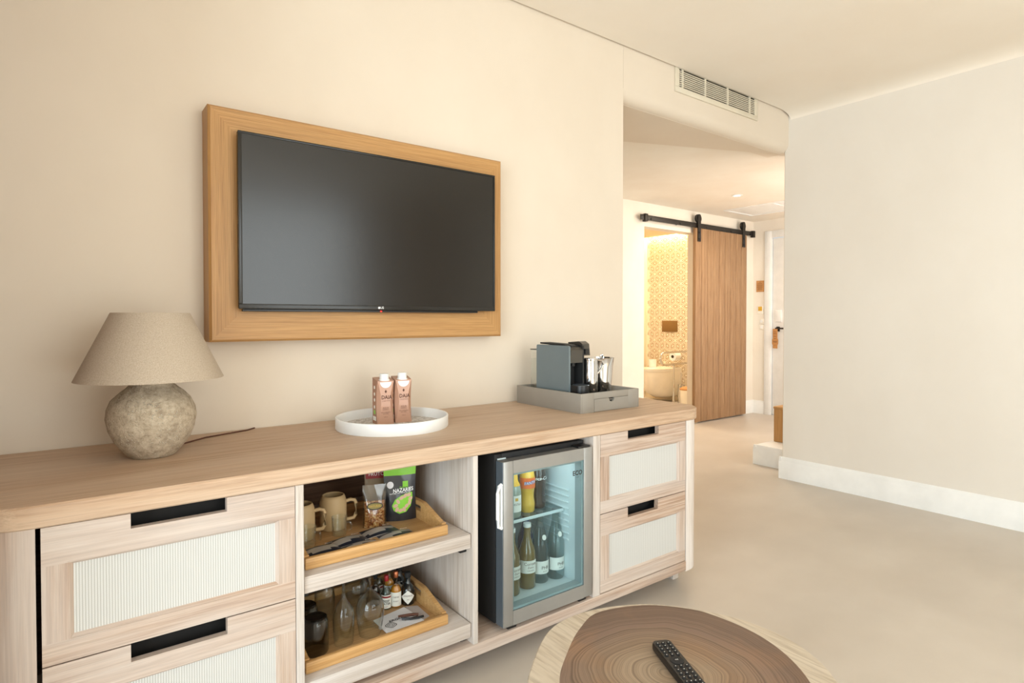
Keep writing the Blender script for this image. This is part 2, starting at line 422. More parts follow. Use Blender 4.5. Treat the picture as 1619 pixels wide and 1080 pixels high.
# ceiling with a shadow gap along the front wall and a shallow cove along the right wall
cv = [(-2.4, ZC), (XR-0.15, ZC)]+[(XR-0.15+0.15*math.sin(math.radians(a)), ZC-0.048*(1-math.cos(math.radians(a)))) for a in (10, 20, 30, 40, 50, 60, 70, 80, 90)]+[(XR, 2.56), (-2.4, 2.56)]
struct('ceiling', B().prism(cv, -2.6, 2.087, 'xz', sm=True), M['ceil'])
struct('ceiling_gap', B().box(-2.4, 3.931, 2.0875, 2.0995, 2.4985, 2.56), M['ceil'])
struct('ceiling_hall', B().box(2.2, XR-0.001, 2.25, 3.97, ZH, 2.35).box(4.06, 6.55, 1.4, 3.97, ZH, 2.35).box(XR-0.001, 4.06, 2.13, 3.97, ZH, 2.35), M['hall'])
struct('ceiling_shade_wedge', B().prism([(XC, 2.158), (XR-0.002, 2.158), (2.83, 2.60), (XC, 2.80)], 2.2225, ZH-0.0005, 'xy'), M['wall'])  # added wedge shaped to give the oblique shade edge on the hall ceiling
struct('wall_hall_left', B().box(2.2, XC, 2.25, YB, 0, ZH), M['hall'])
struct('wall_hall_back', B().box(XC, 4.515, YB, 3.97, 0, ZH).box(5.36, XE, YB, 3.97, 0, ZH).box(4.515, 5.36, YB, 3.97, 2.0, ZH), M['hall'])
struct('wall_entrance', B().box(XE, 6.56, 3.70, 3.97, 0, ZH).box(XE, 6.56, 1.4, 2.70, 0, ZH).box(XE, 6.56, 2.70, 3.70, 2.10, ZH), M['hall'])
struct('wall_hall_right', B().box(4.06, 6.5, 1.4, 1.5, 0, ZH), M['hall'])
# back and left walls behind the camera, each with a glazed opening
struct('wall_back', B().box(-2.4, 0.1, -2.6, -2.4, 0, ZC).box(2.6, XR, -2.6, -2.4, 0, ZC).box(0.1, 2.6, -2.6, -2.4, 2.4, ZC), M['wall'])
struct('wall_left', B().box(-2.4, -2.2, -2.4, -2.3, 0, ZC).box(-2.4, -2.2, -2.3, 0.45, 2.3, ZC), M['wall'])
struct('added_shade_wall', B().box(-2.4, -2.2, 0.45, 1.2, 0, ZC).box(-2.4, -0.24, 1.2, 2.1, 0, ZC), M['wdark'])  # unseen dark wood return, added to shade the left of the front wall
def window(name, b, frames, pane):
    e = bpy.data.objects.new(name, None); C.objects.link(e); e['kind'] = 'structure'
    obj('window_frame', frames, M['white'], e); obj('pane', pane, M['win'], e)
fr = B()
for x in (0.1, 1.32, 2.54): fr.box(x, x+0.06, -2.52, -2.46, 0, 2.4)
fr.box(0.1, 2.6, -2.52, -2.46, 2.34, 2.4).box(0.1, 2.6, -2.52, -2.46, 0, 0.06)
window('window_1', None, fr, B().box(0.16, 2.54, -2.492, -2.488, 0.06, 2.34))
fr = B()
for y in (-2.3, -0.96, 0.39): fr.box(-2.32, -2.26, y, y+0.06, 0, 2.3)
fr.box(-2.32, -2.26, -2.3, 0.45, 2.24, 2.3).box(-2.32, -2.26, -2.3, 0.45, 0, 0.06)
window('window_2', None, fr, B().box(-2.292, -2.288, -2.24, 0.39, 0.06, 2.24))
# baseboards
def bbp(t=0.016, h=0.149): return [(0, 0), (t, 0), (t, h-0.034), (t-0.003, h-0.030), (t-0.003, h-0.020), (t-0.007, h-0.012), (t-0.009, h-0.003), (t-0.012, h), (0, h)]
struct('baseboard_right', B().prism([(XR-a, z) for a, z in bbp()], -3.2, 2.145, 'xz').prism([(2.1285+a, z) for a, z in bbp()], XR-0.0135, 4.06, 'yz'), M['trim'])
struct('baseboard_hall_back', B().prism([(YB-a, z) for a, z in bbp()], 5.36, XE, 'yz').prism([(YB-a, z) for a, z in bbp()], XC, 4.45, 'yz'), M['trim'])
struct('baseboard_entrance', B().prism([(XE-a, z) for a, z in bbp()], 3.70, YB, 'xz'), M['trim'])
# low white plinth past the end of the right wall
struct('trim_1', B().box(4.1705, 5.3, 1.55, 2.4545, 0.001, 0.1455).prism([(4.17-a, z) for a, z in bbp(0.02, 0.146)], 1.55, 2.475, 'xz').prism([(2.455+a, z) for a, z in bbp(0.0195, 0.1455)], 4.1515, 5.3, 'yz'), M['trim'])
# entrance door in the far wall
e = bpy.data.objects.new('door_1', None); C.objects.link(e); e['kind'] = 'structure'; e.location = (XE, 3.2, 0)
obj('door_frame', B().box(XE-0.018, XE+0.03, 3.615, 3.70, 0, 2.10, 0.004).box(XE-0.018, XE+0.03, 2.70, 2.78, 0, 2.10, 0.004).box(XE-0.018, XE+0.03, 2.78, 3.615, 2.02, 2.10, 0.004)
    .box(XE-0.024, XE-0.018, 3.628, 3.685, 0, 2.088, 0.002), M['trim'], e)
leaf = obj('door_leaf', B().box(XE+0.004, XE+0.05, 2.785, 3.608, 0.005, 2.012, 0.003), M['trim'], e)
obj('lock_plate', B().box(XE-0.012, XE+0.004, 3.50, 3.575, 1.065, 1.20, 0.004), M['white'], leaf)
obj('door_handle', B().box(XE-0.008, XE+0.004, 3.52, 3.56, 0.955, 1.01, 0.004).tube([(XE-0.03, 3.545, 0.99), (XE-0.045, 3.545, 0.99)], 0.009)
    .tube([(XE, 3.545, 0.99), (XE-0.04, 3.545, 0.99), (XE-0.045, 3.52, 0.99), (XE-0.045, 3.42, 0.99)], 0.009), M['blackmet'], leaf)

# bathroom behind the opening
XB = 6.52
def tiles():
    b = B(); b.box(XB, XB+0.08, 3.97, 5.51, 0, 2.30, 0, M['tilel'])
    a = 0.175; ed = a/math.sqrt(3); rh = a*math.sqrt(3)/2
    def poly(pts, m):
        pp = [p for p in pts]
        if any(y < 3.99 or y > 5.50 or z < 0.02 or z > 2.27 for y, z in pp): return
        f = b.bm.faces.new([b.bm.verts.new((XB-0.0012, y, z)) for y, z in pp]); b._fin([f], m)
    def ring(c, pts, s0, s1):
        P0 = [(c[0]+(p[0]-c[0])*s0, c[1]+(p[1]-c[1])*s0) for p in pts]; P1 = [(c[0]+(p[0]-c[0])*s1, c[1]+(p[1]-c[1])*s1) for p in pts]
        for i in range(4):
            j = (i+1) % 4; poly((P0[i], P0[j], P1[j], P1[i]), M['tiled'])
    # hexagons (pointy top) split into three rhombi
    ny = 12; nz = 18
    for r in range(-1, nz):
        for q in range(-1, ny):
            cy = 3.97+q*a+(a/2 if r % 2 else 0); cz = r*ed*1.5
            hx = [(cy+ed*math.sin(math.radians(60*k)), cz+ed*math.cos(math.radians(60*k))) for k in range(6)]
            for k in (0, 2, 4):
                pts = [(cy, cz), hx[(k+5) % 6], hx[k], hx[(k+1) % 6]]
                c = (sum(p[0] for p in pts)/4, sum(p[1] for p in pts)/4)
                ring(c, pts, 0.84, 0.70); ring(c, pts, 0.50, 0.30)
    return b
struct('wall_bath_tiled', tiles())
struct('wall_bath_far', B().box(4.3, 6.6, 5.51, 5.6, 0, 2.4), M['bathw'])
struct('wall_bath_left', B().box(4.2, 4.3, 3.97, 5.51, 0, 2.4), M['bathw'])
struct('ceiling_bath', B().box(4.3, 6.40, 3.97, 5.51, 2.215, 2.26).box(4.3, 6.6, 3.97, 5.6, 2.40, 2.45), M['bathw'])
struct('baseboard_bath', B().box(XB-0.012, XB, 3.97, 5.51, 0, 0.07), M['bathw'])
tag(obj('cove_light_strip', B().box(6.375, 6.395, 4.0, 5.5, 2.262, 2.272), M['led']), 'warm glowing light strip hidden above the patterned bathroom wall', 'light strip')
area('cove_light', (6.46, 4.75, 2.36), (0, 0, 0), 0.06, 1.45, 24, (1.0, 0.76, 0.44))
area('bath_fill', (5.4, 4.8, 2.20), (0, 0, 0), 0.3, 0.3, 24, (1.0, 0.85, 0.64))  # unseen fill light to brighten the bathroom, no fixture

# ================================================================== HALL THINGS
# sliding barn door on a black track
DY = 3.80
t = thing('sliding_door', 'oak sliding barn door hanging from a black track beside the bathroom opening', 'door', (5.72, DY, 0))
b = B(); n = 9; x0, x1 = 5.24, 6.19; wv = (x1-x0)/n
for i in range(n): b.box(x0+i*wv+0.002, x0+(i+1)*wv-0.002, DY-0.018, DY+0.018, 0.015, 2.045, 0.002)
b.box(x0+0.004, x1-0.004, DY-0.012, DY+0.012, 0.02, 2.04)
obj('door_leaf', b, M['door'], t)
for hx in (5.29, 6.115):
    s_ = obj('hanger', B().prism([(hx-0.024, 1.905), (hx+0.024, 1.905)]+arc(hx, 2.165, 0.024, 0, 180, 8), DY-0.030, DY-0.022, 'xz'), M['blackmet'], t)
    obj('wheel', B().tube([(hx, DY-0.022, 2.145), (hx, DY+0.0, 2.145)], 0.045, 20), M['blackmet'], s_)
    for z in (1.93, 2.0): obj('bolt', B().tube([(hx, DY-0.036, z), (hx, DY-0.02, z)], 0.010, 8), M['black'], s_)
t = thing('door_track', 'long black steel door track fixed high on the hallway wall', 'door track', (5.36, DY, 2.06))
obj('rail', B().box(4.40, 6.38, DY-0.006, DY+0.004, 2.050, 2.100, 0.002), M['blackmet'], t)
for hx in (4.47, 6.34): obj('end_stop', B().box(hx-0.02, hx+0.02, DY-0.02, DY+0.02, 2.035, 2.11, 0.003), M['blackmet'], t)
for hx in (4.55, 5.0, 5.45, 5.9, 6.28): obj('bolt', B().tube([(hx, DY-0.012, 2.066), (hx, DY+0.05, 2.066)], 0.010, 8), M['black'], t)
# downlight and access hatch in hallway ceiling
t = thing('ceiling_downlight', 'small round recessed downlight in the hallway ceiling', 'ceiling light', (4.94, 3.12, ZH))
obj('trim_ring', B().lathe([(0.030, 0.001), (0.032, -0.004), (0.046, -0.004), (0.048, 0.0)], (4.94, 3.12, ZH)), M['white'], t)
obj('bulb', B().lathe([(0, -0.001), (0.030, -0.001), (0.030, 0.001)], (4.94, 3.12, ZH)), M['bulb'], t)
area('downlight_glow', (4.94, 3.12, ZH-0.012), (0, 0, 0), 0.06, 0.06, 10, (1.0, 0.84, 0.62))
t = thing('ceiling_hatch', 'flat white two-panel access hatch in the hallway ceiling by the entrance', 'access hatch', (5.75, 3.1, ZH))
obj('frame', B().box(5.50, 6.02, 3.60, 3.63, ZH-0.008, ZH).box(5.50, 6.02, 2.60, 2.63, ZH-0.008, ZH).box(5.50, 5.53, 2.63, 3.60, ZH-0.008, ZH).box(5.99, 6.02, 2.63, 3.60, ZH-0.008, ZH).box(5.53, 5.99, 3.10, 3.125, ZH-0.008, ZH), M['trim'], t)
for y0, y1 in ((2.635, 3.095), (3.13, 3.595)): obj('panel', B().box(5.535, 5.985, y0, y1, ZH-0.003, ZH+0.0), M['trim'], t)
# wall plates by the entrance
t = thing('wall_sign', 'small square wooden sign with dark lines of writing beside the entrance door', 'sign', (XE, 3.76, 1.41))
obj('plate', B().box(XE-0.008, XE, 3.712, 3.805, 1.41, 1.54, 0.002), M['tag'], t)
b = B()
for i, (wd, z) in enumerate(((0.02, 1.522), (0.05, 1.505), (0.07, 1.488), (0.06, 1.476), (0.07, 1.462), (0.05, 1.45), (0.06, 1.437))): b.box(XE-0.009, XE-0.008, 3.7585-wd/2, 3.7585+wd/2, z-0.0015, z+0.0015)
obj('lettering', b, M['inkb'], t)
t = thing('card_holder', 'white key card switch holding a yellow card, below the wooden wall sign', 'card switch', (XE, 3.75, 1.17))
obj('plate', B().box(XE-0.01, XE, 3.712, 3.79, 1.155, 1.245, 0.003), M['switch'], t)
obj('key_card', B().box(XE-0.016, XE-0.01, 3.73, 3.775, 1.19, 1.24, 0.001), M['gold'], t)
sw0 = thing('wall_switch', 'upper of the two white round-faced switches beside the entrance door', 'switch', (XE, 3.735, 1.07), 0, 'switches beside the entrance door')
obj('plate', B().box(-0.009, 0, -0.03, 0.03, -0.03, 0.03, 0.003), M['switch'], sw0, True)
obj('button', B().tube([(-0.016, 0, 0), (-0.008, 0, 0)], 0.016, 14), M['white'], sw0, True)
dup(sw0, (XE, 3.735, 1.003), 0, 'lower of the two white round-faced switches beside the entrance door')
t = thing('door_hanger', 'tan card tag hanging from the handle of the entrance door', 'door hanger', (XE-0.06, 3.54, 0.765))
obj('card', B().prism([(3.515, 0.765), (3.57, 0.765), (3.57, 0.80), (3.578, 0.82), (3.578, 0.86), (3.57, 0.88), (3.57, 0.985), (3.515, 0.985), (3.515, 0.88), (3.507, 0.86), (3.507, 0.82), (3.515, 0.80)], XE-0.062, XE-0.058, 'yz'), M['tag'], t)
b = B()
for z, wd in ((0.95, 0.03), (0.93, 0.04), (0.90, 0.035), (0.875, 0.02), (0.845, 0.05), (0.835, 0.04), (0.80, 0.012)): b.box(XE-0.063, XE-0.062, 3.5425-wd/2, 3.5425+wd/2, z-0.002, z+0.002)
obj('lettering', b, M['inkb'], t)
# wooden bench on the plinth
t = thing('wooden_bench', 'pale oak box bench standing on the low white plinth behind the right wall', 'bench', (4.8, 2.1, 0.146))
obj('side_panel', B().box(4.38, 4.41, 1.62, 2.44, 0.146, 0.40, 0.003), M['oakz'], t)
obj('front_panel', B().box(4.41, 5.25, 2.41, 2.44, 0.146, 0.40), M['oakx'], t)
obj('seat_top', B().box(4.38, 5.26, 1.62, 2.445, 0.40, 0.418, 0.003), M['oakx'], t)

# ---- bathroom fixtures
t = thing('wall_toilet', 'white wall-hung toilet with closed lid under the patterned tile wall', 'toilet', (XB-0.3, 5.1, 0.08))
def wc_ring(s, z, front=0.55):
    pts = []
    for k in range(25):
        a = -90+180*k/24
        pts.append((XB-(0.22+math.cos(math.radians(a))*(front-0.22))*1.0 if True else 0, 5.1+0.185*math.sin(math.radians(a))))
    return [(XB-(XB-x)*s, 5.1+(y-5.1)*s) for x, y in pts]+[(XB, 5.1+0.185*s), (XB, 5.1-0.185*s)]
b = B(); zs = [(0.42, 0.03), (0.60, 0.045), (0.80, 0.10), (0.93, 0.18), (0.98, 0.28), (1.0, 0.385)]
rows = [[b.bm.verts.new((x, y, z+0.03)) for x, y in wc_ring(s, z)] for s, z in zs]
fs = []
for r0, r1 in zip(rows, rows[1:]):
    for i in range(len(r0)): j = (i+1) % len(r0); fs.append(b.bm.faces.new((r0[i], r0[j], r1[j], r1[i])))
fs += [b.bm.faces.new(rows[0][::-1]), b.bm.faces.new(rows[-1])]; b._fin(fs, M['cer'], True)
obj('bowl', b, None, t)
obj('seat', B().prism(wc_ring(1.01, 0), 0.417, 0.432, 'xy', M['cer'], True), None, t)
obj('lid', B().prism(wc_ring(1.01, 0), 0.434, 0.452, 'xy', M['cer'], True), None, t)
tag(obj('flush_plate', B().box(XB-0.014, XB-0.001, 4.982, 5.234, 0.923, 1.074, 0.003), M['bronze']), 'flat bronze flush plate on the patterned tiles above the toilet', 'flush plate')
t = thing('grab_rail', 'chrome fold-down grab rail beside the toilet', 'grab rail', (XB, 4.78, 0.6))
for zz in (0.53, 0.68): pass
obj('rail', B().tube([(XB, 4.72, 0.68), (5.92, 4.72, 0.68)]+[(5.92-0.075*math.sin(math.radians(a)), 4.72, 0.605+0.075*math.cos(math.radians(a))) for a in range(15, 180, 15)]+[(5.92, 4.72, 0.53), (XB, 4.72, 0.53)], 0.014), M['chrome'], t)
obj('leg', B().tube([(6.1, 4.72, 0.53), (6.1, 4.72, 0.0)], 0.012), M['chrome'], t)
t = thing('toilet_roll', 'white toilet paper roll on the wall beside the grab rail', 'toilet roll', (XB-0.06, 5.0, 0.6))
obj('paper', B().tube([(XB-0.12, 4.97, 0.60), (XB-0.01, 4.97, 0.60)], 0.055, 24), M['white'], t)
obj('core', B().tube([(XB-0.125, 4.97, 0.60), (XB-0.119, 4.97, 0.60)], 0.02, 16), M['ventd'], t)
t = thing('toilet_roll', 'spare white paper roll standing on the back of the toilet lid', 'toilet roll', (6.30, 5.23, 0.452))
obj('paper', B().lathe([(0, 0), (0.05, 0), (0.05, 0.10), (0.018, 0.10), (0.018, 0.05), (0, 0.05)], (6.30, 5.22, 0.452)), M['white'], t)
t = thing('toilet_brush', 'tall chrome toilet brush holder on the floor beside the grab rail leg', 'toilet brush', (6.36, 4.80, 0))
obj('holder', B().lathe([(0, 0), (0.045, 0), (0.045, 0.25), (0.038, 0.25), (0, 0.24)], (6.36, 4.80, 0)), M['chrome'], t)
obj('handle', B().tube([(6.36, 4.80, 0.24), (6.36, 4.80, 0.40)], 0.009), M['chrome'], t)
t = thing('waste_bin', 'small cream bin on the bathroom floor at the edge of the sliding door', 'bin', (6.12, 4.55, 0))
obj('body', B().lathe([(0, 0), (0.08, 0), (0.09, 0.22), (0, 0.22)], (6.12, 4.53, 0)), M['cer'], t)
obj('lid', B().lathe([(0, 0.262), (0.06, 0.258), (0.092, 0.235), (0.092, 0.221), (0, 0.221)], (6.12, 4.53, 0)), M['tag'], t)

# ---- air vent over the hallway opening
t = thing('air_vent', 'long cream slatted air conditioning grille set high above the hallway opening', 'air vent', (3.12, D, 2.36))
VX0, VX1, VZ0, VZ1 = 2.709, 3.536, 2.358, 2.499
y0 = D-0.010
obj('frame', B().box(VX0, VX1, y0, D, VZ0, VZ0+0.030, 0.002).box(VX0, VX1, y0, D, VZ1-0.008, VZ1, 0.002).box(VX0, VX0+0.033, y0, D, VZ0+0.03, VZ1-0.008, 0.002).box(VX1-0.033, VX1, y0, D, VZ0+0.03, VZ1-0.008, 0.002), M['vent'], t)
obj('backing', B().box(VX0+0.03, VX1-0.03, D-0.002, D-0.0005, VZ0+0.028, VZ1-0.006), M['ventd'], t)
k = 0
z = VZ0+0.040
while z < VZ1-0.012:
    obj('slat', B().box(VX0+0.033, VX1-0.033, y0+0.001, D-0.002, z-0.0022, z+0.0022), M['vent'], t); z += 0.0112
for x in (2.772, 2.983, 3.207, 3.445): obj('mullion', B().box(x-0.006, x+0.006, y0, D-0.002, VZ0+0.03, VZ1-0.008), M['vent'], t)

# ================================================================== TELEVISION
t = thing('wooden_wall_frame', 'broad oak picture-style frame mounted on the wall behind the television', 'frame', (0.906, 2.05, 1.0235))
fx0, fx1, fz0, fz1 = 0.3525, 1.4597, 1.0235, 1.7531; wdt = 0.10; fy = 2.0094
def frame_piece(p, m):
    b = B(); bv = 0.006
    b.prism(p, fy+bv, D, 'xz')
    return b
def mitre(a, bb, c, d):  # outer a->bb, inner c<-d
    return [a, bb, c, d]
O = [(fx0, fz0), (fx1, fz0), (fx1, fz1), (fx0, fz1)]; I = [(fx0+wdt, fz0+wdt), (fx1-wdt, fz0+wdt), (fx1-wdt, fz1-wdt), (fx0+wdt, fz1-wdt)]
for i, (nm, mt) in enumerate((('bottom_rail', 'oakx'), ('right_stile', 'oakz'), ('top_rail', 'oakx'), ('left_stile', 'oakz'))):
    j = (i+1) % 4; a, b2, c, d = O[i], O[j], I[j], I[i]; bv = 0.007
    cx, cz = (fx0+fx1)/2, (fz0+fz1)/2
    def ins(p): return (p[0]+(bv if p[0] < cx else -bv), p[1]+(bv if p[1] < cz else -bv))
    bb = B(); vs = {}
    bk = [bb.bm.verts.new((p[0], D, p[1])) for p in (a, b2, c, d)]
    md = [bb.bm.verts.new((p[0], fy+bv, p[1])) for p in (a, b2)]
    ft = [bb.bm.verts.new((p[0], fy, p[1])) for p in (ins(a), ins(b2), c, d)]
    for q in ((bk[0], bk[1], md[1], md[0]), (md[0], md[1], ft[1], ft[0]), (ft[0], ft[1], ft[2], ft[3]), (ft[3], ft[2], bk[2], bk[3]), (bk[3], bk[2], bk[1], bk[0]),
              (bk[0], md[0], ft[0], ft[3], bk[3]), (bk[1], bk[2], ft[2], ft[1], md[1])): bb.bm.faces.new(q)
    obj('rail' if 'rail' in nm else 'stile', bb, M[mt], t)
obj('back_board', B().box(fx0+wdt-0.002, fx1-wdt+0.002, fy+0.003, fy+0.03, fz0+wdt-0.002, fz1-wdt+0.002), M['oakx'], t)
tx0, tx1, tz0, tz1, ty = 0.4289, 1.3987, 1.1268, 1.677, 1.9744
t = thing('television', 'black flat television with dark reflective screen mounted on the oak frame', 'television', (0.914, 2.0, tz0))
obj('housing', B().box(tx0, tx1, ty, 1.990, tz0, tz1, 0.004).box(tx0+0.06, tx1-0.06, 1.990, fy, tz0+0.05, tz1-0.05, 0.004), M['bezel'], t)
bz = B(); e_ = 0.007; lo = 0.016
bz.box(tx0, tx1, ty-0.004, ty, tz0, tz0+lo, 0.0015).box(tx0, tx1, ty-0.004, ty, tz1-e_, tz1, 0.0015).box(tx0, tx0+e_+0.004, ty-0.004, ty, tz0+lo, tz1-e_, 0.0015).box(tx1-e_, tx1, ty-0.004, ty, tz0+lo, tz1-e_, 0.0015)
bz_o = obj('bezel', bz, M['bezel'], t)
obj('screen', B().box(tx0+e_+0.003, tx1-e_, ty-0.0012, ty, tz0+lo, tz1-e_), M['screen'], t)
obj('lower_strip', B().box(tx0+0.012, tx1-0.08, ty+0.004, ty+0.02, tz0-0.008, tz0, 0.001), M['black'], t)
obj('logo', B().lathe([(0, 0), (0.0042, 0)], (0, 0, 0), 16).text('LG', 0.011, lambda x, y: Vector((x+0.0115, y, 0)), bold=0.0002), M['whiteink'], bz_o, True)
lg = bz_o.children[0]
for v in lg.data.vertices: v.co = Vector((v.co.x+0.892, ty-0.0052, v.co.y+tz0+0.008))-Vector((0.914, 2.0, tz0))
obj('standby_light', B().box(0.900, 0.906, ty+0.002, ty+0.006, tz0-0.006, tz0-0.003), M['ledred'], t)

# ================================================================== SIDEBOARD
YF = 1.478; ZT = 0.7296; ZU = 0.684; ZS0, ZS1 = 0.078, 0.1155; XL, XRT = -0.155, 2.120; YK = D-0.004
sb = thing('sideboard', 'long whitewashed oak sideboard with woven drawer fronts below the television', 'sideboard', (1.0, 1.8, 0))
pts = [(XL-0.01, YK)]+arc(XL+0.095, YF+0.105, 0.105, 180, 270, 10)+arc(XRT-0.095, YF+0.105, 0.105, 270, 360, 10)+[(XRT+0.01, YK)]
def rim_prism(pts, z0, z1, bv, m):
    b = B(); cx = sum(p[0] for p in pts)/len(pts); n = len(pts)
    def off(d):
        o = []
        for i in range(n):
            p0, p1, p2 = Vector(pts[i-1]), Vector(pts[i]), Vector(pts[(i+1) % n])
            t1 = (p1-p0).normalized(); t2 = (p2-p1).normalized(); nn = (Vector((-t1.y, t1.x))+Vector((-t2.y, t2.x)))
            nn.normalize(); o.append(p1+nn*d)
        return o
    rows = []
    for z, d in ((z0, bv), (z0+bv, 0), (z1-bv, 0), (z1, bv)):
        rows.append([b.bm.verts.new((p.x, p.y, z)) for p in off(d)])
    for r0, r1 in zip(rows, rows[1:]):
        for i in range(n):
            j = (i+1) % n; b.bm.faces.new((r0[i], r0[j], r1[j], r1[i]))
    b.bm.faces.new(rows[0][::-1]); b.bm.faces.new(rows[-1]); b._fin(b.bm.faces, m); return b
obj('top', rim_prism(pts, ZU, ZT, 0.0035, M['wtop']), None, sb)
def endp(sx, xin, xout, m):
    r = 0.095; cx = xout-sx*r; cy = YF+0.004+r
    o = [(xin, YF+0.004)]+[(cx+sx*r*math.sin(math.radians(a)), cy-r*math.cos(math.radians(a))) for a in range(0, 91, 10)]+[(xout, YK)]
    r2 = r-0.02
    i = [(xout-sx*0.02, YK)]+[(cx+sx*r2*math.sin(math.radians(a)), cy-r2*math.cos(math.radians(a))) for a in range(90, -1, -10)]+[(xin, YF+0.024)]
    pp = o+i
    if sx < 0: pp = pp[::-1]
    return B().prism(pp, 0.072, ZU, 'xy', m)
obj('end_panel', endp(-1, -0.052, XL, M['wz']), None, sb)
obj('end_panel', endp(1, 1.997, XRT-0.005, M['wpale']), None, sb)['label'] = 'paler whitewashed end panel'
obj('bottom_shelf', B().box(-0.05, 1.995, YF, YK, ZS0, ZS1, 0.002), M['wx'], sb)
obj('back_panel', B().box(-0.13, 2.09, 2.075, 2.09, ZS1, ZU), M['wdark'], sb)
for x0, x1, y in ((0.448, 0.4675, YF), (0.9690, 0.9860, YF), (1.4700, 1.5045, YF)):
    obj('divider', B().box(x0, x1, y+0.001, 2.075, ZS1, ZU, 0.001), M['wgrey'], sb)
obj('batten', B().box(0.4675, 0.969, 2.055, 2.075, 0.575, 0.625, 0.003), M['wdark'], sb)
def drawer(x0, x1, z0, z1, nx0, nx1, nh=0.032):
    T = 0.019; y0, y1 = YF+0.003, YF+0.003+T
    rx0, rx1 = x0+0.045, x1-0.039; rz1 = z1-0.0775; rz0 = z0+0.044
    b = B(); g = 0.0012
    X, Z = M['wx'], M['wz']
    # stiles and rails
    b.box(x0, rx0, y0, y1, rz0, rz1, 0, Z).box(rx1, x1, y0, y1, rz0, rz1, 0, Z)
    b.box(x0, x1, y0, y1, z0, rz0, 0, X)
    b.box(x0, nx0, y0, y1, rz1, z1, 0, X).box(nx1, x1, y0, y1, rz1, z1, 0, X).box(nx0, nx1, y0, y1, rz1, z1-nh, 0, X)
    d = obj('drawer', b, None, sb)
    c = 0.007; yr = y0+0.010; bb = B()
    o = [(rx0-c*0.3, rz0-c*0.3), (rx1+c*0.3, rz0-c*0.3), (rx1+c*0.3, rz1+c*0.3), (rx0-c*0.3, rz1+c*0.3)]; i = [(rx0+c, rz0+c), (rx1-c, rz0+c), (rx1-c, rz1-c), (rx0+c, rz1-c)]
    for k in range(4):
        l = (k+1) % 4
        bb.quad([(o[k][0], y0-0.0005, o[k][1]), (o[l][0], y0-0.0005, o[l][1]), (i[l][0], yr, i[l][1]), (i[k][0], yr, i[k][1])], M['wx'] if k % 2 == 0 else M['wz'])
    obj('bead', bb, None, d)
    obj('rattan_panel', B().box(rx0+0.001, rx1-0.001, yr-0.001, y1-0.002, rz0+0.001, rz1-0.001), M['rattan'], d)
    obj('drawer_shade_block', B().box(x0+0.02, x1-0.02, y1+0.035, y1+0.36, z0+0.01, z1-0.004), M['void'], d)  # near-black block stands in for the shade behind the notch
drawer(-0.0435, 0.4465, 0.4065, ZU-0.001, 0.106, 0.293)
drawer(-0.0435, 0.4465, 0.1190, 0.4035, 0.104, 0.292, 0.037)
drawer(1.5075, 1.9915, 0.4025, ZU-0.001, 1.650, 1.825)
drawer(1.5075, 1.9915, 0.1190, 0.3995, 1.651, 1.822, 0.037)
for z0, z1 in ((0.406, 0.449), (0.136, 0.179)):
    s_ = obj('pull_out_shelf', B().box(0.4705, 0.9655, 1.487, 2.05, z0, z1, 0.002), M['wpx'], sb)
    obj('runner', B().box(0.945, 0.9685, 1.515, 1.56, z0-0.020, z0-0.001, 0.002), M['black'], s_)
    obj('runner', B().box(0.469, 0.49, 1.515, 1.56, z0-0.020, z0-0.001, 0.002), M['black'], s_)
for fx, fy_ in ((2.045, 1.565), (-0.06, 1.565), (2.045, 2.03), (-0.06, 2.03), (1.0, 2.03)):
    obj('foot', B().box(fx-0.02-0.0, fx+0.018, fy_, fy_+0.035, 0, ZS0, 0.002).box(min(fx-0.02, 1.98), fx+0.018, fy_, fy_+0.035, ZS0-0.012, ZS0), M['wgrey'], sb)

# ---- table lamp
LX, LY = 0.183, 1.845
t = thing('table_lamp', 'table lamp with rough grey pottery base and conical linen shade', 'lamp', (LX, LY, ZT))
prof = [(0, 0), (0.050, 0), (0.056, 0.004), (0.070, 0.020), (0.088, 0.045), (0.100, 0.075), (0.105, 0.105), (0.103, 0.128), (0.093, 0.152), (0.074, 0.172), (0.060, 0.183), (0.053, 0.190), (0.052, 0.196), (0.047, 0.1985), (0.030, 0.197), (0, 0.196)]
b = B(); b.lathe(prof, (LX, LY, ZT), 56)
for v in b.bm.verts:
    h = v.co.z-ZT
    if 0.01 < h < 0.19:
        a = math.atan2(v.co.y-LY, v.co.x-LX); k = 1+0.006*math.sin(3*a+h*40)+0.005*math.sin(7*a-h*90)+random.uniform(-.004, .004)
        v.co.x = LX+(v.co.x-LX)*k; v.co.y = LY+(v.co.y-LY)*k
obj('pottery_base', b, M['pot'], t)
obj('stem', B().lathe([(0.012, 0.195), (0.012, 0.205), (0.007, 0.207), (0.007, 0.25), (0.016, 0.25), (0.016, 0.29), (0, 0.29)], (LX, LY, ZT), 16), M['dkmet'], t)
sh = obj('lamp_shade', B().lathe([(0.173, 0.2065), (0.172, 0.209), (0.0925, 0.380), (0.091, 0.3815), (0.0895, 0.380), (0.170, 0.208), (0.173, 0.2065)], (LX, LY, ZT), 72), M['shade'], t)
obj('shade_ring', B().tube([(LX-0.089, LY, ZT+0.37), (LX, LY, ZT+0.29), (LX+0.089, LY, ZT+0.37)], 0.0015, 6).tube([(LX, LY-0.089, ZT+0.37), (LX, LY, ZT+0.29), (LX, LY+0.089, ZT+0.37)], 0.0015, 6), M['steel'], sh)
obj('power_cord', B().tube([(LX+0.045, LY+0.05, ZT+0.004), (0.27, 1.95, ZT+0.0025), (0.34, 2.012, ZT+0.0025), (0.41, 2.04, ZT+0.0025), (0.47, 2.062, ZT+0.0025), (0.50, 2.09, ZT+0.0025)], 0.0022, 6), M['inkb'], t)

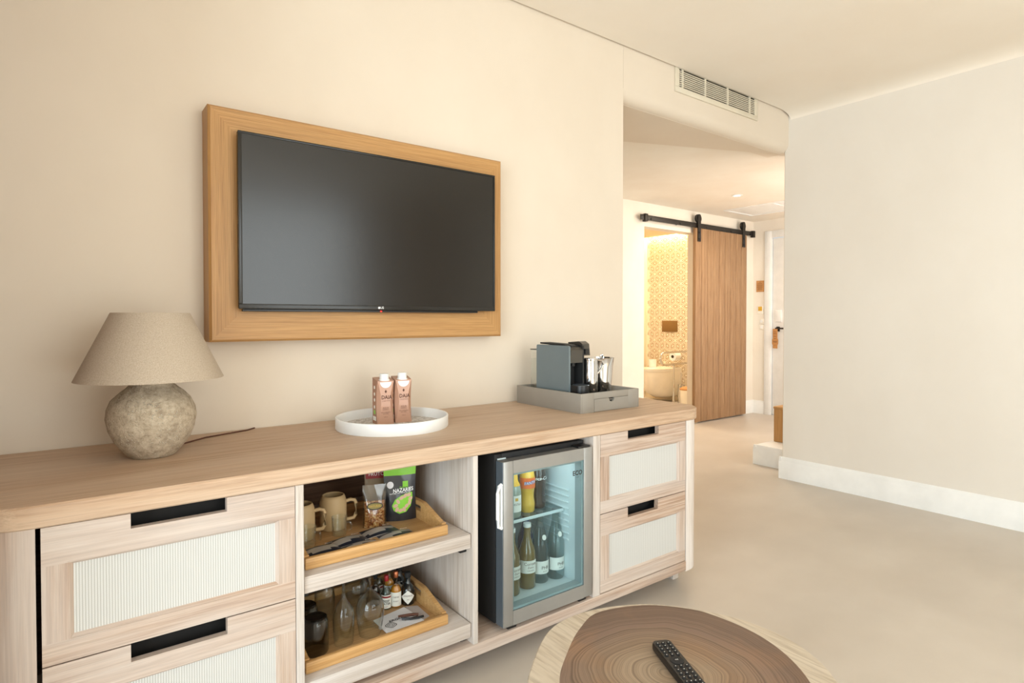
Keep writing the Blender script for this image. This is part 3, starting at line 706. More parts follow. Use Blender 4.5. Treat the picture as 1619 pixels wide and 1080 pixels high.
# ---- round tray with two cartons
TX, TY = 0.887, 1.853
t = thing('round_tray', 'round white serving tray with speckled bottom on the sideboard top', 'tray', (TX, TY, ZT))
obj('rim', B().lathe([(0.180, 0.002), (0.186, 0.0), (0.188, 0.003), (0.188, 0.037), (0.187, 0.039), (0.183, 0.039), (0.182, 0.037), (0.182, 0.007), (0.180, 0.006)], (TX, TY, ZT), 72), M['white'], t)
obj('tray_floor', B().lathe([(0, 0.001), (0.181, 0.001), (0.181, 0.0065), (0, 0.0065)], (TX, TY, ZT), 64), M['speckle'], t)
def carton():
    t = thing('drink_carton', 'left copper-coloured water carton with white screw cap on the round white tray', 'carton', (0, 0, 0), 0, 'copper water cartons on the round tray')
    w_, dp, h = 0.0585, 0.052, 0.148
    b = B()
    rows = []
    for z, cut in ((0, 0.001), (0.012, 0.004), (0.045, 0.011), (0.075, 0.013), (0.105, 0.011), (0.138, 0.004), (h, 0.001)):
        ring = [(cut, 0), (w_-cut, 0), (w_, cut*0.9), (w_, dp), (0, dp), (0, cut*0.9)]
        zt = z
        rows.append([b.bm.verts.new((x, y, zt+(0.010 if z == h and y > 0.04 else 0))) for x, y in ring])
    fs = []
    for r0, r1 in zip(rows, rows[1:]):
        for i in range(6):
            j = (i+1) % 6; f = b.bm.faces.new((r0[i], r0[j], r1[j], r1[i])); b._fin([f], M['carton_shade'] if i in (2, 3, 4) else M['carton'])
    f = b.bm.faces.new(rows[-1]); b._fin([f], M['carton']); f = b.bm.faces.new(rows[0][::-1]); b._fin([f], M['carton_shade'])
    body = obj('body', b, None, t, True)
    cc = (w_/2, 0.016)
    cap = obj('screw_cap', B().lathe([(0, 0.172), (0.0145, 0.172), (0.0155, 0.170), (0.0155, 0.150), (0.0165, 0.150), (0.0165, h+0.0005), (0, h+0.0005)], (cc[0], cc[1], 0), 28), M['white'], t, True)
    obj('collar', B().prism(arc(cc[0], h-0.004, 0.020, 180, 360, 12), -0.0008, 0.004, 'xz').lathe([(0, 0), (0.021, 0), (0.019, 0.004), (0, 0.004)], (cc[0], cc[1]+0.003, h), 24), M['white'], t, True)
    fr_ = lambda ox, oz: (lambda x, y: Vector((w_/2+ox+x, -0.0006, oz+y)))
    L = B()
    L.text('DAIA', 0.0185, fr_(0.003, 0.092), sx=0.86, bold=0.0004)
    for (a0, a1) in ((0.005, 0.003),): L.prism([(w_/2, 0.106), (w_/2+0.004, 0.112), (w_/2, 0.118), (w_/2-0.004, 0.112)], -0.0008, -0.0003, 'xz')
    for tx_, s_, z_ in (('AGUA', 0.0075, 0.056), ('MINERAL', 0.0052, 0.050), ('AGUA MINERAL', 0.0048, 0.041), ('NATURAL', 0.0046, 0.036), ('330 ml', 0.0046, 0.025)):
        L.text(tx_, s_, fr_(0, z_))
    L.text('COLLECTION', 0.0048, fr_(0.001, 0.080))
    obj('lettering', L, M['inkb'], body, True)
    S_ = B()
    for z in (0.125, 0.102, 0.082, 0.058): S_.prism([(0.030+0.006*math.cos(a*PI/5), z+0.006*math.sin(a*PI/5)) for a in range(10)], -0.0007, -0.0002, 'yz', M['label'])
    S_.prism([(0.022, 0.034), (0.036, 0.034), (0.038, 0.046), (0.024, 0.048)], -0.0007, -0.0002, 'yz', M['green'])
    S_.box(-0.0007, -0.0002, 0.015, 0.045, 0.012, 0.026, 0, M['label'])
    obj('side_marks', S_, None, body, True)
    return t
c1 = carton(); c1.location = (0.8385, 1.868, ZT+0.0066); c1.rotation_euler = (0, 0, -0.10)
dup(c1, (0.9065, 1.872, ZT+0.0066), -0.16, 'right copper-coloured water carton with white screw cap on the round white tray')

# ---- coffee caddy
KX0, KX1, KY0, KY1, KZ = 1.575, 1.908, 1.653, 2.055, 0.806
t = thing('coffee_caddy', 'taupe leather tray box with a small front drawer at the end of the sideboard', 'caddy', (1.74, 1.85, ZT))
g = 0.008; dx0, dx1, dz0, dz1 = 1.649, 1.841, ZT+0.002, 0.7805
b = B().box(KX0, KX0+g, KY0, KY1, ZT, KZ, 0.0015).box(KX1-g, KX1, KY0, KY1, ZT, KZ, 0.0015).box(KX0+g, KX1-g, KY1-g, KY1, ZT, KZ, 0.0015)
b.box(KX0+g, dx0-0.001, KY0, KY0+g, ZT, KZ, 0.0008).box(dx1+0.001, KX1-g, KY0, KY0+g, ZT, KZ, 0.0008).box(dx0-0.001, dx1+0.001, KY0, KY0+g, dz1+0.001, KZ, 0.0008)
obj('walls', b, M['grey'], t)
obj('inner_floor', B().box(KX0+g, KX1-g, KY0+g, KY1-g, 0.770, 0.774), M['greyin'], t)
cxn = (dx0+dx1)/2-0.0
d = obj('drawer', B().prism([(dx0, dz0), (dx1, dz0), (dx1, dz1)]+[(cxn+0.016+0.0, dz1)]+arc(cxn, dz1, 0.016, 0, -180, 10)[1:-1]+[(cxn-0.016, dz1), (dx0, dz1)], KY0-0.0005, KY0+0.0075, 'xz'), M['grey'], t)
obj('caddy_drawer_shade', B().box(dx0+0.004, dx1-0.004, KY0+0.03, KY0+0.25, dz0+0.001, dz1-0.003), M['void'], d)  # black block as the shade seen through the drawer cutout
# coffee machine
t = thing('coffee_machine', 'blue-grey capsule coffee machine with black drip tray standing in the taupe caddy', 'coffee machine', (1.66, 1.85, 0.774))
Z0 = 0.774; mt_ = 0.987
side = [(y, z) for y, z in rrect(1.752, 1.955, Z0, mt_, 0.008)]
obj('side_panel', B().prism(side, 1.604, 1.613, 'yz'), M['blue'], t)
obj('side_panel', B().prism(side, 1.680, 1.688, 'yz'), M['blackm'], t)
obj('body', B().box(1.613, 1.680, 1.80, 1.952, Z0, 0.984, 0.004).box(1.613, 1.680, 1.756, 1.80, Z0, 0.792, 0.003).prism([(1.765, 0.983), (1.95, 0.990), (1.95, 0.996), (1.80, 0.992)], 1.620, 1.674, 'yz'), M['blackm'], t)
obj('brewing_head', B().prism([(1.80, 0.918), (1.80, 0.983), (1.762, 0.981), (1.750, 0.968), (1.753, 0.918)], 1.6135, 1.6795, 'yz'), M['dkmet'], t)
obj('spout', B().lathe([(0, 0), (0.010, 0), (0.012, 0.014), (0, 0.014)], (1.646, 1.775, 0.904), 16), M['black'], t)
obj('control_knob', B().lathe([(0, 0.006), (0.014, 0.006), (0.016, 0.002), (0.016, 0)], (1.646, 1.785, 0.984), 20), M['black'], t)
obj('drip_tray', B().prism([(1.613, 1.756)]+arc(1.647, 1.728, 0.034, 180, 360, 14)+[(1.681, 1.756)], Z0, 0.830, 'xy', sm=True), M['black'], t)
obj('drip_grid', B().lathe([(0.029, 0.8302), (0.031, 0.8315), (0.033, 0.8302)], (1.647, 1.730, 0), 28), M['steeld'], t)
obj('lever', B().prism([(1.80, 0.945), (1.758, 0.945), (1.764, 0.992), (1.785, 1.003), (1.85, 0.998), (1.85, 0.96)], 1.690, 1.728, 'yz'), M['dkmet'], t)
obj('lever_grip', B().box(1.696, 1.718, 1.752, 1.762, 0.950, 0.972, 0.002), M['black'], t)
obj('water_tank', B().prism(rrect(1.612, 1.690, 1.957, 2.012, 0.012), Z0+0.002, 0.962, 'xy', sm=True), M['glass'], t)
obj('tank_lid', B().prism(rrect(1.610, 1.692, 1.956, 2.014, 0.012), 0.962, 0.966, 'xy'), M['dkmet'], t)
obj('water_line', B().prism(rrect(1.614, 1.688, 1.959, 2.010, 0.011), Z0+0.003, 0.925, 'xy', sm=True), M['glass'], t)
# steel jug and ice bucket
t = thing('steel_jug', 'polished steel milk jug with looped handle beside the coffee machine', 'jug', (1.735, 1.765, 0.774))
obj('jug_body', B().lathe([(0, 0), (0.030, 0), (0.032, 0.004), (0.032, 0.11), (0.0315, 0.148), (0.033, 0.156), (0.031, 0.157), (0.029, 0.15), (0.029, 0.01), (0, 0.008)], (1.728, 1.758, 0.774), 36), M['chrome'], t)
obj('lid', B().lathe([(0, 0.163), (0.025, 0.161), (0.0325, 0.158), (0.0325, 0.155), (0, 0.155)], (1.728, 1.758, 0.774), 36), M['chrome'], t)
obj('handle', B().tube([(1.757, 1.745, 0.925), (1.776, 1.737, 0.922), (1.782, 1.735, 0.905), (1.772, 1.739, 0.885), (1.757, 1.745, 0.868)], 0.0035, 8), M['chrome'], t)
t = thing('ice_bucket', 'flared polished steel ice bucket at the right side of the taupe caddy', 'ice bucket', (1.838, 1.80, 0.774))
obj('bucket_body', B().lathe([(0, 0), (0.040, 0), (0.041, 0.003), (0.043, 0.06), (0.0475, 0.12), (0.052, 0.155), (0.053, 0.157), (0.0515, 0.157), (0.046, 0.12), (0.040, 0.01), (0, 0.008)], (1.828, 1.79, 0.774), 14, sm=False), M['chrome'], t)
obj('tongs', B().tube([(1.80, 1.77, 0.80), (1.795, 1.765, 0.942), (1.80, 1.758, 0.946), (1.807, 1.765, 0.94), (1.82, 1.79, 0.80)], 0.003, 6), M['chrome'], t)

# ================================================================== TRAYS ON PULL-OUT SHELVES
def bamboo_tray(z, label):
    x0, x1, y0, y1 = 0.484, 0.908, 1.522, 1.905
    t = thing('bamboo_tray', label, 'tray', (0.69, 1.72, z), 0, 'bamboo trays on the pull-out shelves')
    obj('tray_floor', B().box(x0+0.01, x1-0.01, y0+0.01, y1-0.01, z+0.001, z+0.008), M['bamd'], t)
    for ya, yb in ((y0, y0+0.014), (y1-0.014, y1)): obj('rail', B().box(x0, x1, ya, yb, z+0.0005, z+0.031, 0.003), M['bam'], t)
    yc = (y0+y1)/2
    for xa, xb in ((x0, x0+0.014), (x1-0.014, x1)):
        # side rails rise to a hump with a slot for the hand
        b = B(); top = [(y0+0.014, 0.034), (yc-0.11, 0.036), (yc-0.07, 0.062), (yc-0.055, 0.066), (yc+0.055, 0.066), (yc+0.07, 0.062), (yc+0.11, 0.036), (y1-0.014, 0.034)]
        sl = (yc-0.045, yc+0.045, 0.036, 0.052)
        b.prism([(y0+0.014, z+0.001), (y1-0.014, z+0.001), (y1-0.014, z+0.034), (y0+0.014, z+0.034)], xa, xb, 'yz')
        b.prism([(yc-0.165, z+0.034), (sl[0], z+0.034), (sl[0], z+0.066), (yc-0.055, z+0.066), (yc-0.07, z+0.062)], xa, xb, 'yz')
        b.prism([(sl[1], z+0.034), (yc+0.165, z+0.034), (yc+0.07, z+0.062), (yc+0.055, z+0.066), (sl[1], z+0.066)], xa, xb, 'yz')
        b.prism([(sl[0], z+0.052), (sl[1], z+0.052), (sl[1], z+0.066), (sl[0], z+0.066)], xa, xb, 'yz')
        obj('handle_side', b, M['bam'], t)
    return t
bamboo_tray(0.449, 'honey bamboo tray on the upper pull-out shelf holding mugs and snacks')
bamboo_tray(0.179, 'honey bamboo tray on the lower pull-out shelf holding glasses and miniature bottles')
ZA = 0.449+0.0082; ZB = 0.179+0.0082

# mugs
def mug():
    t = thing('stoneware_mug', 'tan stoneware mug with squared handle, right one of the pair', 'mug', (0, 0, 0), 0, 'tan mugs on the upper tray')
    obj('cup', B().lathe([(0, 0), (0.038, 0), (0.040, 0.003), (0.040, 0.080), (0.036, 0.094), (0.033, 0.100), (0.031, 0.101), (0.029, 0.099), (0.031, 0.090), (0.036, 0.078), (0.036, 0.006), (0, 0.005)], seg=40), M['mug'], t, True)
    obj('handle', B().tube([(0.036, 0, 0.078), (0.052, 0, 0.082), (0.064, 0, 0.079), (0.068, 0, 0.070), (0.067, 0, 0.035), (0.061, 0, 0.025), (0.050, 0, 0.023), (0.037, 0, 0.022)], 0.0055, 10), M['mug'], t, True)
    return t
m1 = mug(); m1.location = (0.648, 1.770, ZA); m1.rotation_euler = (0, 0, -0.35)
dup(m1, (0.540, 1.738, ZA), -0.45, 'tan stoneware mug with squared handle, left one half hidden by the cabinet divider')
def gmug():
    t = thing('glass_espresso_cup', 'small clear glass cup with handle in front of the right tan mug', 'glass cup', (0, 0, 0), 0, 'small glass cups on the upper tray')
    obj('cup', B().lathe([(0, 0), (0.019, 0), (0.021, 0.003), (0.0225, 0.055), (0.0215, 0.0555), (0.0205, 0.054), (0.019, 0.008), (0, 0.007)], seg=32), M['glass'], t, True)
    obj('handle', B().tube([(0.021, 0, 0.036), (0.033, 0, 0.036), (0.036, 0, 0.028), (0.034, 0, 0.014), (0.0205, 0, 0.012)], 0.003, 8), M['glass'], t, True)
    return t
g1 = gmug(); g1.location = (0.640, 1.698, ZA); g1.rotation_euler = (0, 0, -0.5)
dup(g1, (0.538, 1.668, ZA), -0.5, 'small clear glass cup with handle in front of the left tan mug')

# snack packs
def pillow(w_, h, d, nx=10, nz=14, top_flat=True):
    """a filled bag standing upright: front/back bulge, pinched top and side seams; local x,z with y depth"""
    b = B(); fr_, bk = [], []
    for k in range(nz+1):
        z = k/nz; rf, rb = [], []
        for i in range(nx+1):
            x = i/nx; e = max(0, math.sin(PI*x))**0.55
            v = (1-z)**0.5*(0.75+0.25*math.sin(PI*min(1, z*1.6))) if z < 1 else 0
            y = d/2*e*max(v, 0.05)
            wob = 0.0015*math.sin(9*x+7*z)*e
            xx = (x-0.5)*w_*(1-0.05*math.sin(PI*z))
            rf.append(b.bm.verts.new((xx, -y+wob, z*h))); rb.append(b.bm.verts.new((xx, y+wob+0.0004, z*h)))
        fr_.append(rf); bk.append(rb)
    for k in range(nz):
        for i in range(nx):
            b.bm.faces.new((fr_[k][i], fr_[k][i+1], fr_[k+1][i+1], fr_[k+1][i])).smooth = True
            b.bm.faces.new((bk[k][i+1], bk[k][i], bk[k+1][i], bk[k+1][i+1])).smooth = True
    for k in range(nz):
        b.bm.faces.new((fr_[k][0], fr_[k+1][0], bk[k+1][0], bk[k][0])); b.bm.faces.new((fr_[k][nx], bk[k][nx], bk[k+1][nx], fr_[k+1][nx]))
    b.bm.faces.new(fr_[0][::-1]+bk[0]); b.bm.faces.new(fr_[nz]+bk[nz][::-1])
    def front(x, z, off=0.0008):
        u = min(1, max(0, x/w_+0.5)); v_ = min(0.999, max(0, z/h)); e = max(0, math.sin(PI*u))**0.55
        v = (1-v_)**0.5*(0.75+0.25*math.sin(PI*min(1, v_*1.6)))
        return Vector((x*(1-0.05*math.sin(PI*v_)), -d/2*e*max(v, 0.05)+0.0015*math.sin(9*u+7*v_)*e-off, z))
    return b, front
def patch(b, front, pts, m, off=0.001):
    """filled flat shape laid on the bag front, built as a fan of small faces"""
    cx = sum(p[0] for p in pts)/len(pts); cz = sum(p[1] for p in pts)/len(pts); n = len(pts)
    R = 4; rings_ = [[b.bm.verts.new(front(cx+(p[0]-cx)*r/R, cz+(p[1]-cz)*r/R, off)) for p in pts] for r in range(1, R+1)]
    c = b.bm.verts.new(front(cx, cz, off)); fs = [b.bm.faces.new((c, rings_[0][i], rings_[0][(i+1) % n])) for i in range(n)]
    for a, q in zip(rings_, rings_[1:]):
        for i in range(n): j = (i+1) % n; fs.append(b.bm.faces.new((a[i], a[j], q[j], q[i])))
    b._fin(fs, m, True)
def dens(pts, k=4):
    o = []
    for i in range(len(pts)):
        p, q = pts[i], pts[(i+1) % len(pts)]
        for j in range(k): o.append((p[0]+(q[0]-p[0])*j/k, p[1]+(q[1]-p[1])*j/k))
    return o
t = thing('pistachio_pouch', 'black stand-up pouch of pistachios with lime green top band', 'snack pouch', (0.843, 1.712, ZA), -0.30)
b, fr_ = pillow(0.103, 0.168, 0.034); pb = obj('pouch', b, M['pouch'], t, True)
b = B(); patch(b, fr_, dens([(-0.0514, 0.143), (0.0514, 0.143), (0.0514, 0.168), (-0.0514, 0.168)]), M['green']); obj('green_band', b, None, pb, True)
b = B(); leaf_ = [(0.040, 0.088), (0.041, 0.070), (0.034, 0.045), (0.018, 0.027), (-0.004, 0.024), (-0.022, 0.034), (-0.028, 0.050), (-0.018, 0.068), (0.004, 0.080), (0.024, 0.086)]
patch(b, fr_, dens(leaf_, 2), M['green'], 0.0012); patch(b, fr_, [(0.026, 0.106), (0.026, 0.124), (0.008, 0.124), (0.008, 0.106)], M['green'], 0.0012)
patch(b, fr_, [(-0.032+0.011*math.cos(a*PI/8), 0.114+0.011*math.sin(a*PI/8)) for a in range(16)], M['napkin'], 0.0012)
obj('printed_shapes', b, None, pb, True)
M['nut'] = plain('pistachio', '#C9A68C', 0.6)
b = B()
for (nx_, nz_, a_) in ((-0.016, 0.050, .3), (-0.012, 0.038, 1), (0.000, 0.034, .2), (0.012, 0.036, 2), (0.020, 0.046, .8), (0.030, 0.056, 1.4), (0.033, 0.068, .5), (0.004, 0.072, .4), (0.016, 0.078, .9), (0.028, 0.080, .2), (-0.008, 0.062, 2.2)):
    patch(b, fr_, [(nx_+0.0082*math.cos(q*PI/5)*math.cos(a_)-0.0055*math.sin(q*PI/5)*math.sin(a_), nz_+0.0082*math.cos(q*PI/5)*math.sin(a_)+0.0055*math.sin(q*PI/5)*math.cos(a_)) for q in range(10)], M['nut'], 0.0018)
obj('printed_nuts', b, None, pb, True)
b = B(); b.text('NAZARIES', 0.0165, lambda x, y: fr_(x+0.010, y+0.096+x*0.05, 0.0016), sx=0.9, bold=0.0002).text('Pistachos', 0.008, lambda x, y: fr_(x+0.012, y+0.1055, 0.0016), M['green'], 0.3).text('NATURE TOSTADO SIN SAL', 0.0056, lambda x, y: fr_(x+0.0, y+0.0875+x*0.04, 0.0016))
b.mats = [M['whiteink']]+[x for x in b.mats if x is not M['green']]
obj('lettering', B().text('NAZARIES', 0.0165, lambda x, y: fr_(x+0.010, y+0.096+x*0.05, 0.0016), M['whiteink'], sx=0.9, bold=0.0002).text('NATURE TOSTADO SIN SAL', 0.0056, lambda x, y: fr_(x, y+0.0875+x*0.04, 0.0016), M['whiteink']).text('Pistachos', 0.008, lambda x, y: fr_(x+0.012, y+0.1045, 0.0016), M['green'], 0.3), None, pb, True)
b.bm.free()
t = thing('nut_bag', 'clear bag of mixed nuts with oval gold label left of the pistachio pouch', 'snack bag', (0.752, 1.700, ZA), -0.3)
b, fr_ = pillow(0.072, 0.130, 0.036); pb = obj('film', b, M['plasticf'], t, True)
b2, _ = pillow(0.062, 0.080, 0.030)
obj('nut_mix', b2, M['nuts'], t, True)
b = B(); patch(b, fr_, [(0.026*math.cos(a*PI/10), 0.066+0.011*math.sin(a*PI/10)) for a in range(20)], M['ink'], 0.0008)
patch(b, fr_, [(0.023*math.cos(a*PI/10), 0.0665+0.0085*math.sin(a*PI/10)) for a in range(20)], M['olive'], 0.0014)
b.text('NATURAL', 0.0085, lambda x, y: fr_(x, y+0.0665, 0.002), M['gold']); obj('oval_label', b, None, pb, True)
t = thing('fruit_bag', 'brown snack bag with red printed band standing behind the nut bag', 'snack bag', (0.800, 1.772, ZA), -0.25)
b, fr_ = pillow(0.095, 0.168, 0.030); M['brownbag'] = plain('brown_bag', '#7E6A4E', 0.4, coat=0.3); pb = obj('bag', b, M['brownbag'], t, True)
b = B(); patch(b, fr_, dens([(-0.044, 0.128), (0.044, 0.128), (0.044, 0.158), (-0.044, 0.158)]), M['redp'], 0.001); b.text('FRUTOS', 0.016, lambda x, y: fr_(x-0.006, y+0.142, 0.0018), M['whiteink']); obj('red_band', b, None, pb, True)

# black-and-silver sachets lying on the tray
def sachet(x, y, rz, label, k, z=0.0):
    t = thing('coffee_sachet', label, 'sachet', (x, y, ZA+z), rz, 'black and silver sachets on the upper tray')
    L_, W_ = 0.105, 0.062; n = 10; b = B(); up, dn = [], []
    for i in range(n+1):
        ru, rd = [], []
        for j in range(7):
            u, v = i/n, j/6; h = 0.008*math.sin(PI*u)**0.5*math.sin(PI*v)**0.5 if 0 < i < n and 0 < j < 6 else 0.0006
            lift = 0.003*math.sin(PI*u)
            ru.append(b.bm.verts.new(((u-0.5)*L_, (v-0.5)*W_, h+lift+0.001))); rd.append(b.bm.verts.new(((u-0.5)*L_, (v-0.5)*W_, 0.0005+lift*0.2)))
        up.append(ru); dn.append(rd)
    for i in range(n):
        for j in range(6):
            f = b.bm.faces.new((up[i][j], up[i+1][j], up[i+1][j+1], up[i][j+1]))
            band = j+math.sin(i*0.38+k)*0.9
            b._fin([f], M['silver'] if 1.5 < band < 4.3 else M['navy'], True)
            f = b.bm.faces.new((dn[i][j+1], dn[i+1][j+1], dn[i+1][j], dn[i][j])); b._fin([f], M['navy'])
    for i in range(n):
        for r in (0, 6): f = b.bm.faces.new((up[i][r], dn[i][r], dn[i+1][r], up[i+1][r])); b._fin([f], M['silver'])
    for j in range(6):
        for r in (0, n): f = b.bm.faces.new((up[r][j], up[r][j+1], dn[r][j+1], dn[r][j])); b._fin([f], M['silver'])
    o = obj('packet', b, None, t, True)
    obj('printed_mark', B().text('Zero', 0.011, lambda x_, y_: Vector((x_+0.025, y_+0.014, 0.0135)), shear=0.3), M['whiteink'], o, True)
sachet(0.554, 1.605, 0.05, 'black and silver sachet nearest the left cabinet divider', 0)
sachet(0.640, 1.628, 0.08, 'black and silver sachet lying at the middle of the row, below the clear glass cup', 1, 0.0)
sachet(0.655, 1.566, 0.02, 'black and silver sachet against the front rail of the upper tray, centre', 2, 0.0)
sachet(0.745, 1.648, 0.05, 'black and silver sachet directly in front of the nut bag', 0.5)
sachet(0.772, 1.585, 0.0, 'rightmost black and silver sachet against the front rail of the upper tray', 1.6)

# ---- lower tray: tumblers, stemware (stored upside down), miniatures, napkins
def tumbler():
    t = thing('smoked_tumbler', 'upturned smoked glass tumbler nearest the front rail of the lower tray', 'tumbler', (0, 0, 0), 0, 'smoked tumblers on the lower tray')
    obj('glass_wall', B().lathe([(0.034, 0), (0.0355, 0.004), (0.0355, 0.06), (0.034, 0.082), (0.031, 0.090), (0.030, 0.0885), (0.032, 0.081), (0.0335, 0.06), (0.0335, 0.004), (0.034, 0)], seg=40), M['smoke'], t, True)
    obj('thick_base', B().lathe([(0, 0.084), (0.026, 0.084), (0.0315, 0.088), (0.031, 0.0935), (0.027, 0.0965), (0.022, 0.0955), (0, 0.0955)], seg=40), M['smokeb'], t, True)
    return t
tb = tumbler(); tb.location = (0.536, 1.605, ZB)
dup(tb, (0.5355, 1.690, ZB), 0, 'upturned smoked glass tumbler behind the other, cut off by the divider')
def stem(kind, label, loc):
    t = thing('wine_glass' if kind == 'wine' else 'champagne_flute', label, 'wine glass' if kind == 'wine' else 'champagne glass', (0, 0, 0), 0, 'upturned stemmed glasses on the lower tray')
    if kind == 'wine': pr = [(0.031, 0), (0.036, 0.03), (0.0405, 0.062), (0.0400, 0.082), (0.033, 0.102), (0.018, 0.116), (0.008, 0.124), (0.005, 0.132)]; hz = 0.132
    else: pr = [(0.026, 0), (0.029, 0.03), (0.030, 0.070), (0.027, 0.090), (0.019, 0.108), (0.009, 0.122), (0.005, 0.134)]; hz = 0.134
    inner = [(max(r-0.0012, 0.0), z-0.0004) for r, z in pr[::-1][1:]]
    obj('bowl', B().lathe(pr+[(0.0, hz-0.004)]+inner+[pr[0]], seg=40), M['glass'], t, True)
    obj('stem', B().lathe([(0.005, hz), (0.0036, hz+0.012), (0.0034, hz+0.055), (0.006, hz+0.066)], seg=16), M['glass'], t, True)
    obj('foot', B().lathe([(0.006, hz+0.066), (0.020, hz+0.0685), (0.033, hz+0.071), (0.033, hz+0.0725), (0, hz+0.0735)], seg=40), M['glass'], t, True)
    t.location = loc; return t
fl = stem('flute', 'clear upturned champagne flute beside the smoked tumbler at the front', (0.614, 1.600, ZB))
dup(fl, (0.617, 1.760, ZB), 0, 'clear upturned champagne flute at the back left behind the tumblers')
wg = stem('wine', 'clear upturned round wine glass nearest the front rail, left of the napkins', (0.694, 1.603, ZB))
dup(wg, (0.708, 1.745, ZB), 0, 'clear upturned round wine glass behind the front one')

def cyl(r, off=0.0006):
    """map flat text coords to a cylinder facing -y"""
    return lambda x, y, a0=0.0, z0=0.0: Vector(((r+off)*math.sin(x/r+a0), -(r+off)*math.cos(x/r+a0), y+z0))
def band(b, r, a0, a1, z0, z1, m, n=14, shape=None):
    fs = []
    lo = [b.bm.verts.new((r*math.sin(a0+(a1-a0)*i/n), -r*math.cos(a0+(a1-a0)*i/n), z0 if not shape else shape(i/n)[0])) for i in range(n+1)]
    hi = [b.bm.verts.new((r*math.sin(a0+(a1-a0)*i/n), -r*math.cos(a0+(a1-a0)*i/n), z1 if not shape else shape(i/n)[1])) for i in range(n+1)]
    for i in range(n):
        try: fs.append(b.bm.faces.new((lo[i], lo[i+1], hi[i+1], hi[i])))
        except ValueError: pass
    b._fin(fs, m, True); return b
def miniature(name, label, loc, r, glass, cap, lab, txt, liquid=None, square=False, rz=-0.45, cat='miniature bottle', h=0.100, diamond=False):
    t = thing(name, label, cat, loc, rz, 'miniature spirit bottles on the lower tray')
    hb = h*0.52
    pr = [(0, 0), (r*0.92, 0), (r, 0.003), (r, hb*0.92), (r*0.9, hb*1.02), (r*0.5, hb*1.22), (r*0.38, hb*1.32), (r*0.38, h*0.84), (r*0.30, h*0.85), (0, h*0.85)]
    obj('bottle', B().lathe(pr, seg=28), glass, t, True)
    if liquid: obj('liquid', B().lathe([(0, 0.002), (r*0.9, 0.002), (r*0.94, 0.005), (r*0.94, hb*0.9), (r*0.84, hb*1.0), (r*0.55, hb*1.15), (0, hb*1.15)], seg=28), liquid, t, True)
    obj('cap', B().lathe([(0, h*0.835), (r*0.44, h*0.835), (r*0.46, h*0.84), (r*0.46, h*0.985), (r*0.40, h), (0, h)], seg=20), cap, t, True)
    if lab:
        b = B()
        if diamond: band(b, r+0.0005, -1.1, 1.1, 0, 0, lab, 16, lambda u: (hb*0.52-0.42*hb*(1-abs(2*u-1)), hb*0.52+0.42*hb*(1-abs(2*u-1))))
        else: band(b, r+0.0005, -1.2, 1.2, hb*0.10, hb*0.86, lab)
        lb = obj('paper_label', b, None, t, True)
        b = B(); f = cyl(r, 0.001)
        if txt == 'B':
            band(b, r+0.0009, -1.0, 1.0, hb*0.70, hb*0.80, M['redp'])
            b.text('BEEF', 0.010, lambda x, y: f(x, y, 0, hb*0.52), M['ink'], bold=0.0002).text('EATER', 0.009, lambda x, y: f(x, y, 0, hb*0.36), M['ink'], bold=0.0002).text('GIN', 0.006, lambda x, y: f(x, y, 0, hb*0.2), M['redp'])
        elif txt:
            b.text(txt, 0.0075, lambda x, y: f(x, y, 0, hb*0.60), M['inkb'], sx=0.8).text('WHISKY' if not diamond else 'GIN', 0.0045, lambda x, y: f(x, y, 0, hb*0.38), M['inkb'])
        if txt: obj('lettering', b, None, lb, True)
        else: b.bm.free()
    return t
mg = miniature('gin_bottle', 'front red-capped clear gin miniature with white label', (0.796, 1.712, ZB), 0.0150, M['glass'], M['red'], M['label'], 'B', M['botclear'], h=0.104)
mw = miniature('whisky_bottle', 'front copper-capped amber whisky miniature with cream label', (0.8265, 1.708, ZB), 0.0170, M['glass'], M['copper'], M['label'], 'CHIVAS', M['amber'], h=0.110)
md = miniature('dark_spirit_bottle', 'front stout black miniature with diamond-shaped label', (0.8655, 1.703, ZB), 0.0215, M['drkbot'], M['blackm'], M['label'], 'HENDRICK', h=0.100, diamond=True)
dup(mg, (0.8050, 1.790, ZB), -0.45, 'rear red-capped clear gin miniature behind the front one')
dup(mw, (0.8300, 1.765, ZB), -0.45, 'rear copper-capped amber miniature behind the front one')
dup(md, (0.8690, 1.770, ZB), -0.45, 'rear black miniature behind the stout black one')
mr = miniature('rum_bottle', 'black-capped clear rum miniature between the wine glass and the gin', (0.778, 1.755, ZB), 0.0160, M['glass'], M['blackm'], None, '', M['cola'], h=0.100)
dup(mr, (0.770, 1.82, ZB), -0.45, 'black-capped rum miniature furthest back on the lower tray')
# napkins, cutlery sleeve
t = thing('paper_napkin', 'white paper napkin with black printed emblem in front of the miniature bottles', 'napkin', (0.79, 1.61, ZB))
q = [(0.731, 1.652), (0.733, 1.562), (0.852, 1.568), (0.842, 1.672)]
b = B(); b.prism(q[1:]+q[:1], ZB, ZB+0.003, 'xy'); b.prism([(p[0]-0.004, p[1]+0.003) for p in q[1:]+q[:1]], ZB+0.003, ZB+0.0055, 'xy'); nk = obj('folded_paper', b, M['napkin'], t)
b = B(); zz = ZB+0.0062
def loop(cx, cy, rx, ry, w_, rot=0.0, sq=1.0):
    n = 20; o, i = [], []
    for k in range(n):
        a = 2*PI*k/n; ca, sa = math.cos(a), math.sin(a); ca = math.copysign(abs(ca)**sq, ca); sa = math.copysign(abs(sa)**sq, sa)
        for lst, d in ((o, 0), (i, w_)):
            x, y = (rx-d)*ca, (ry-d)*sa; lst.append(b.bm.verts.new((cx+x*math.cos(rot)-y*math.sin(rot), cy+x*math.sin(rot)+y*math.cos(rot), zz)))
    for k in range(n): j = (k+1) % n; b.bm.faces.new((o[k], o[j], i[j], i[k]))
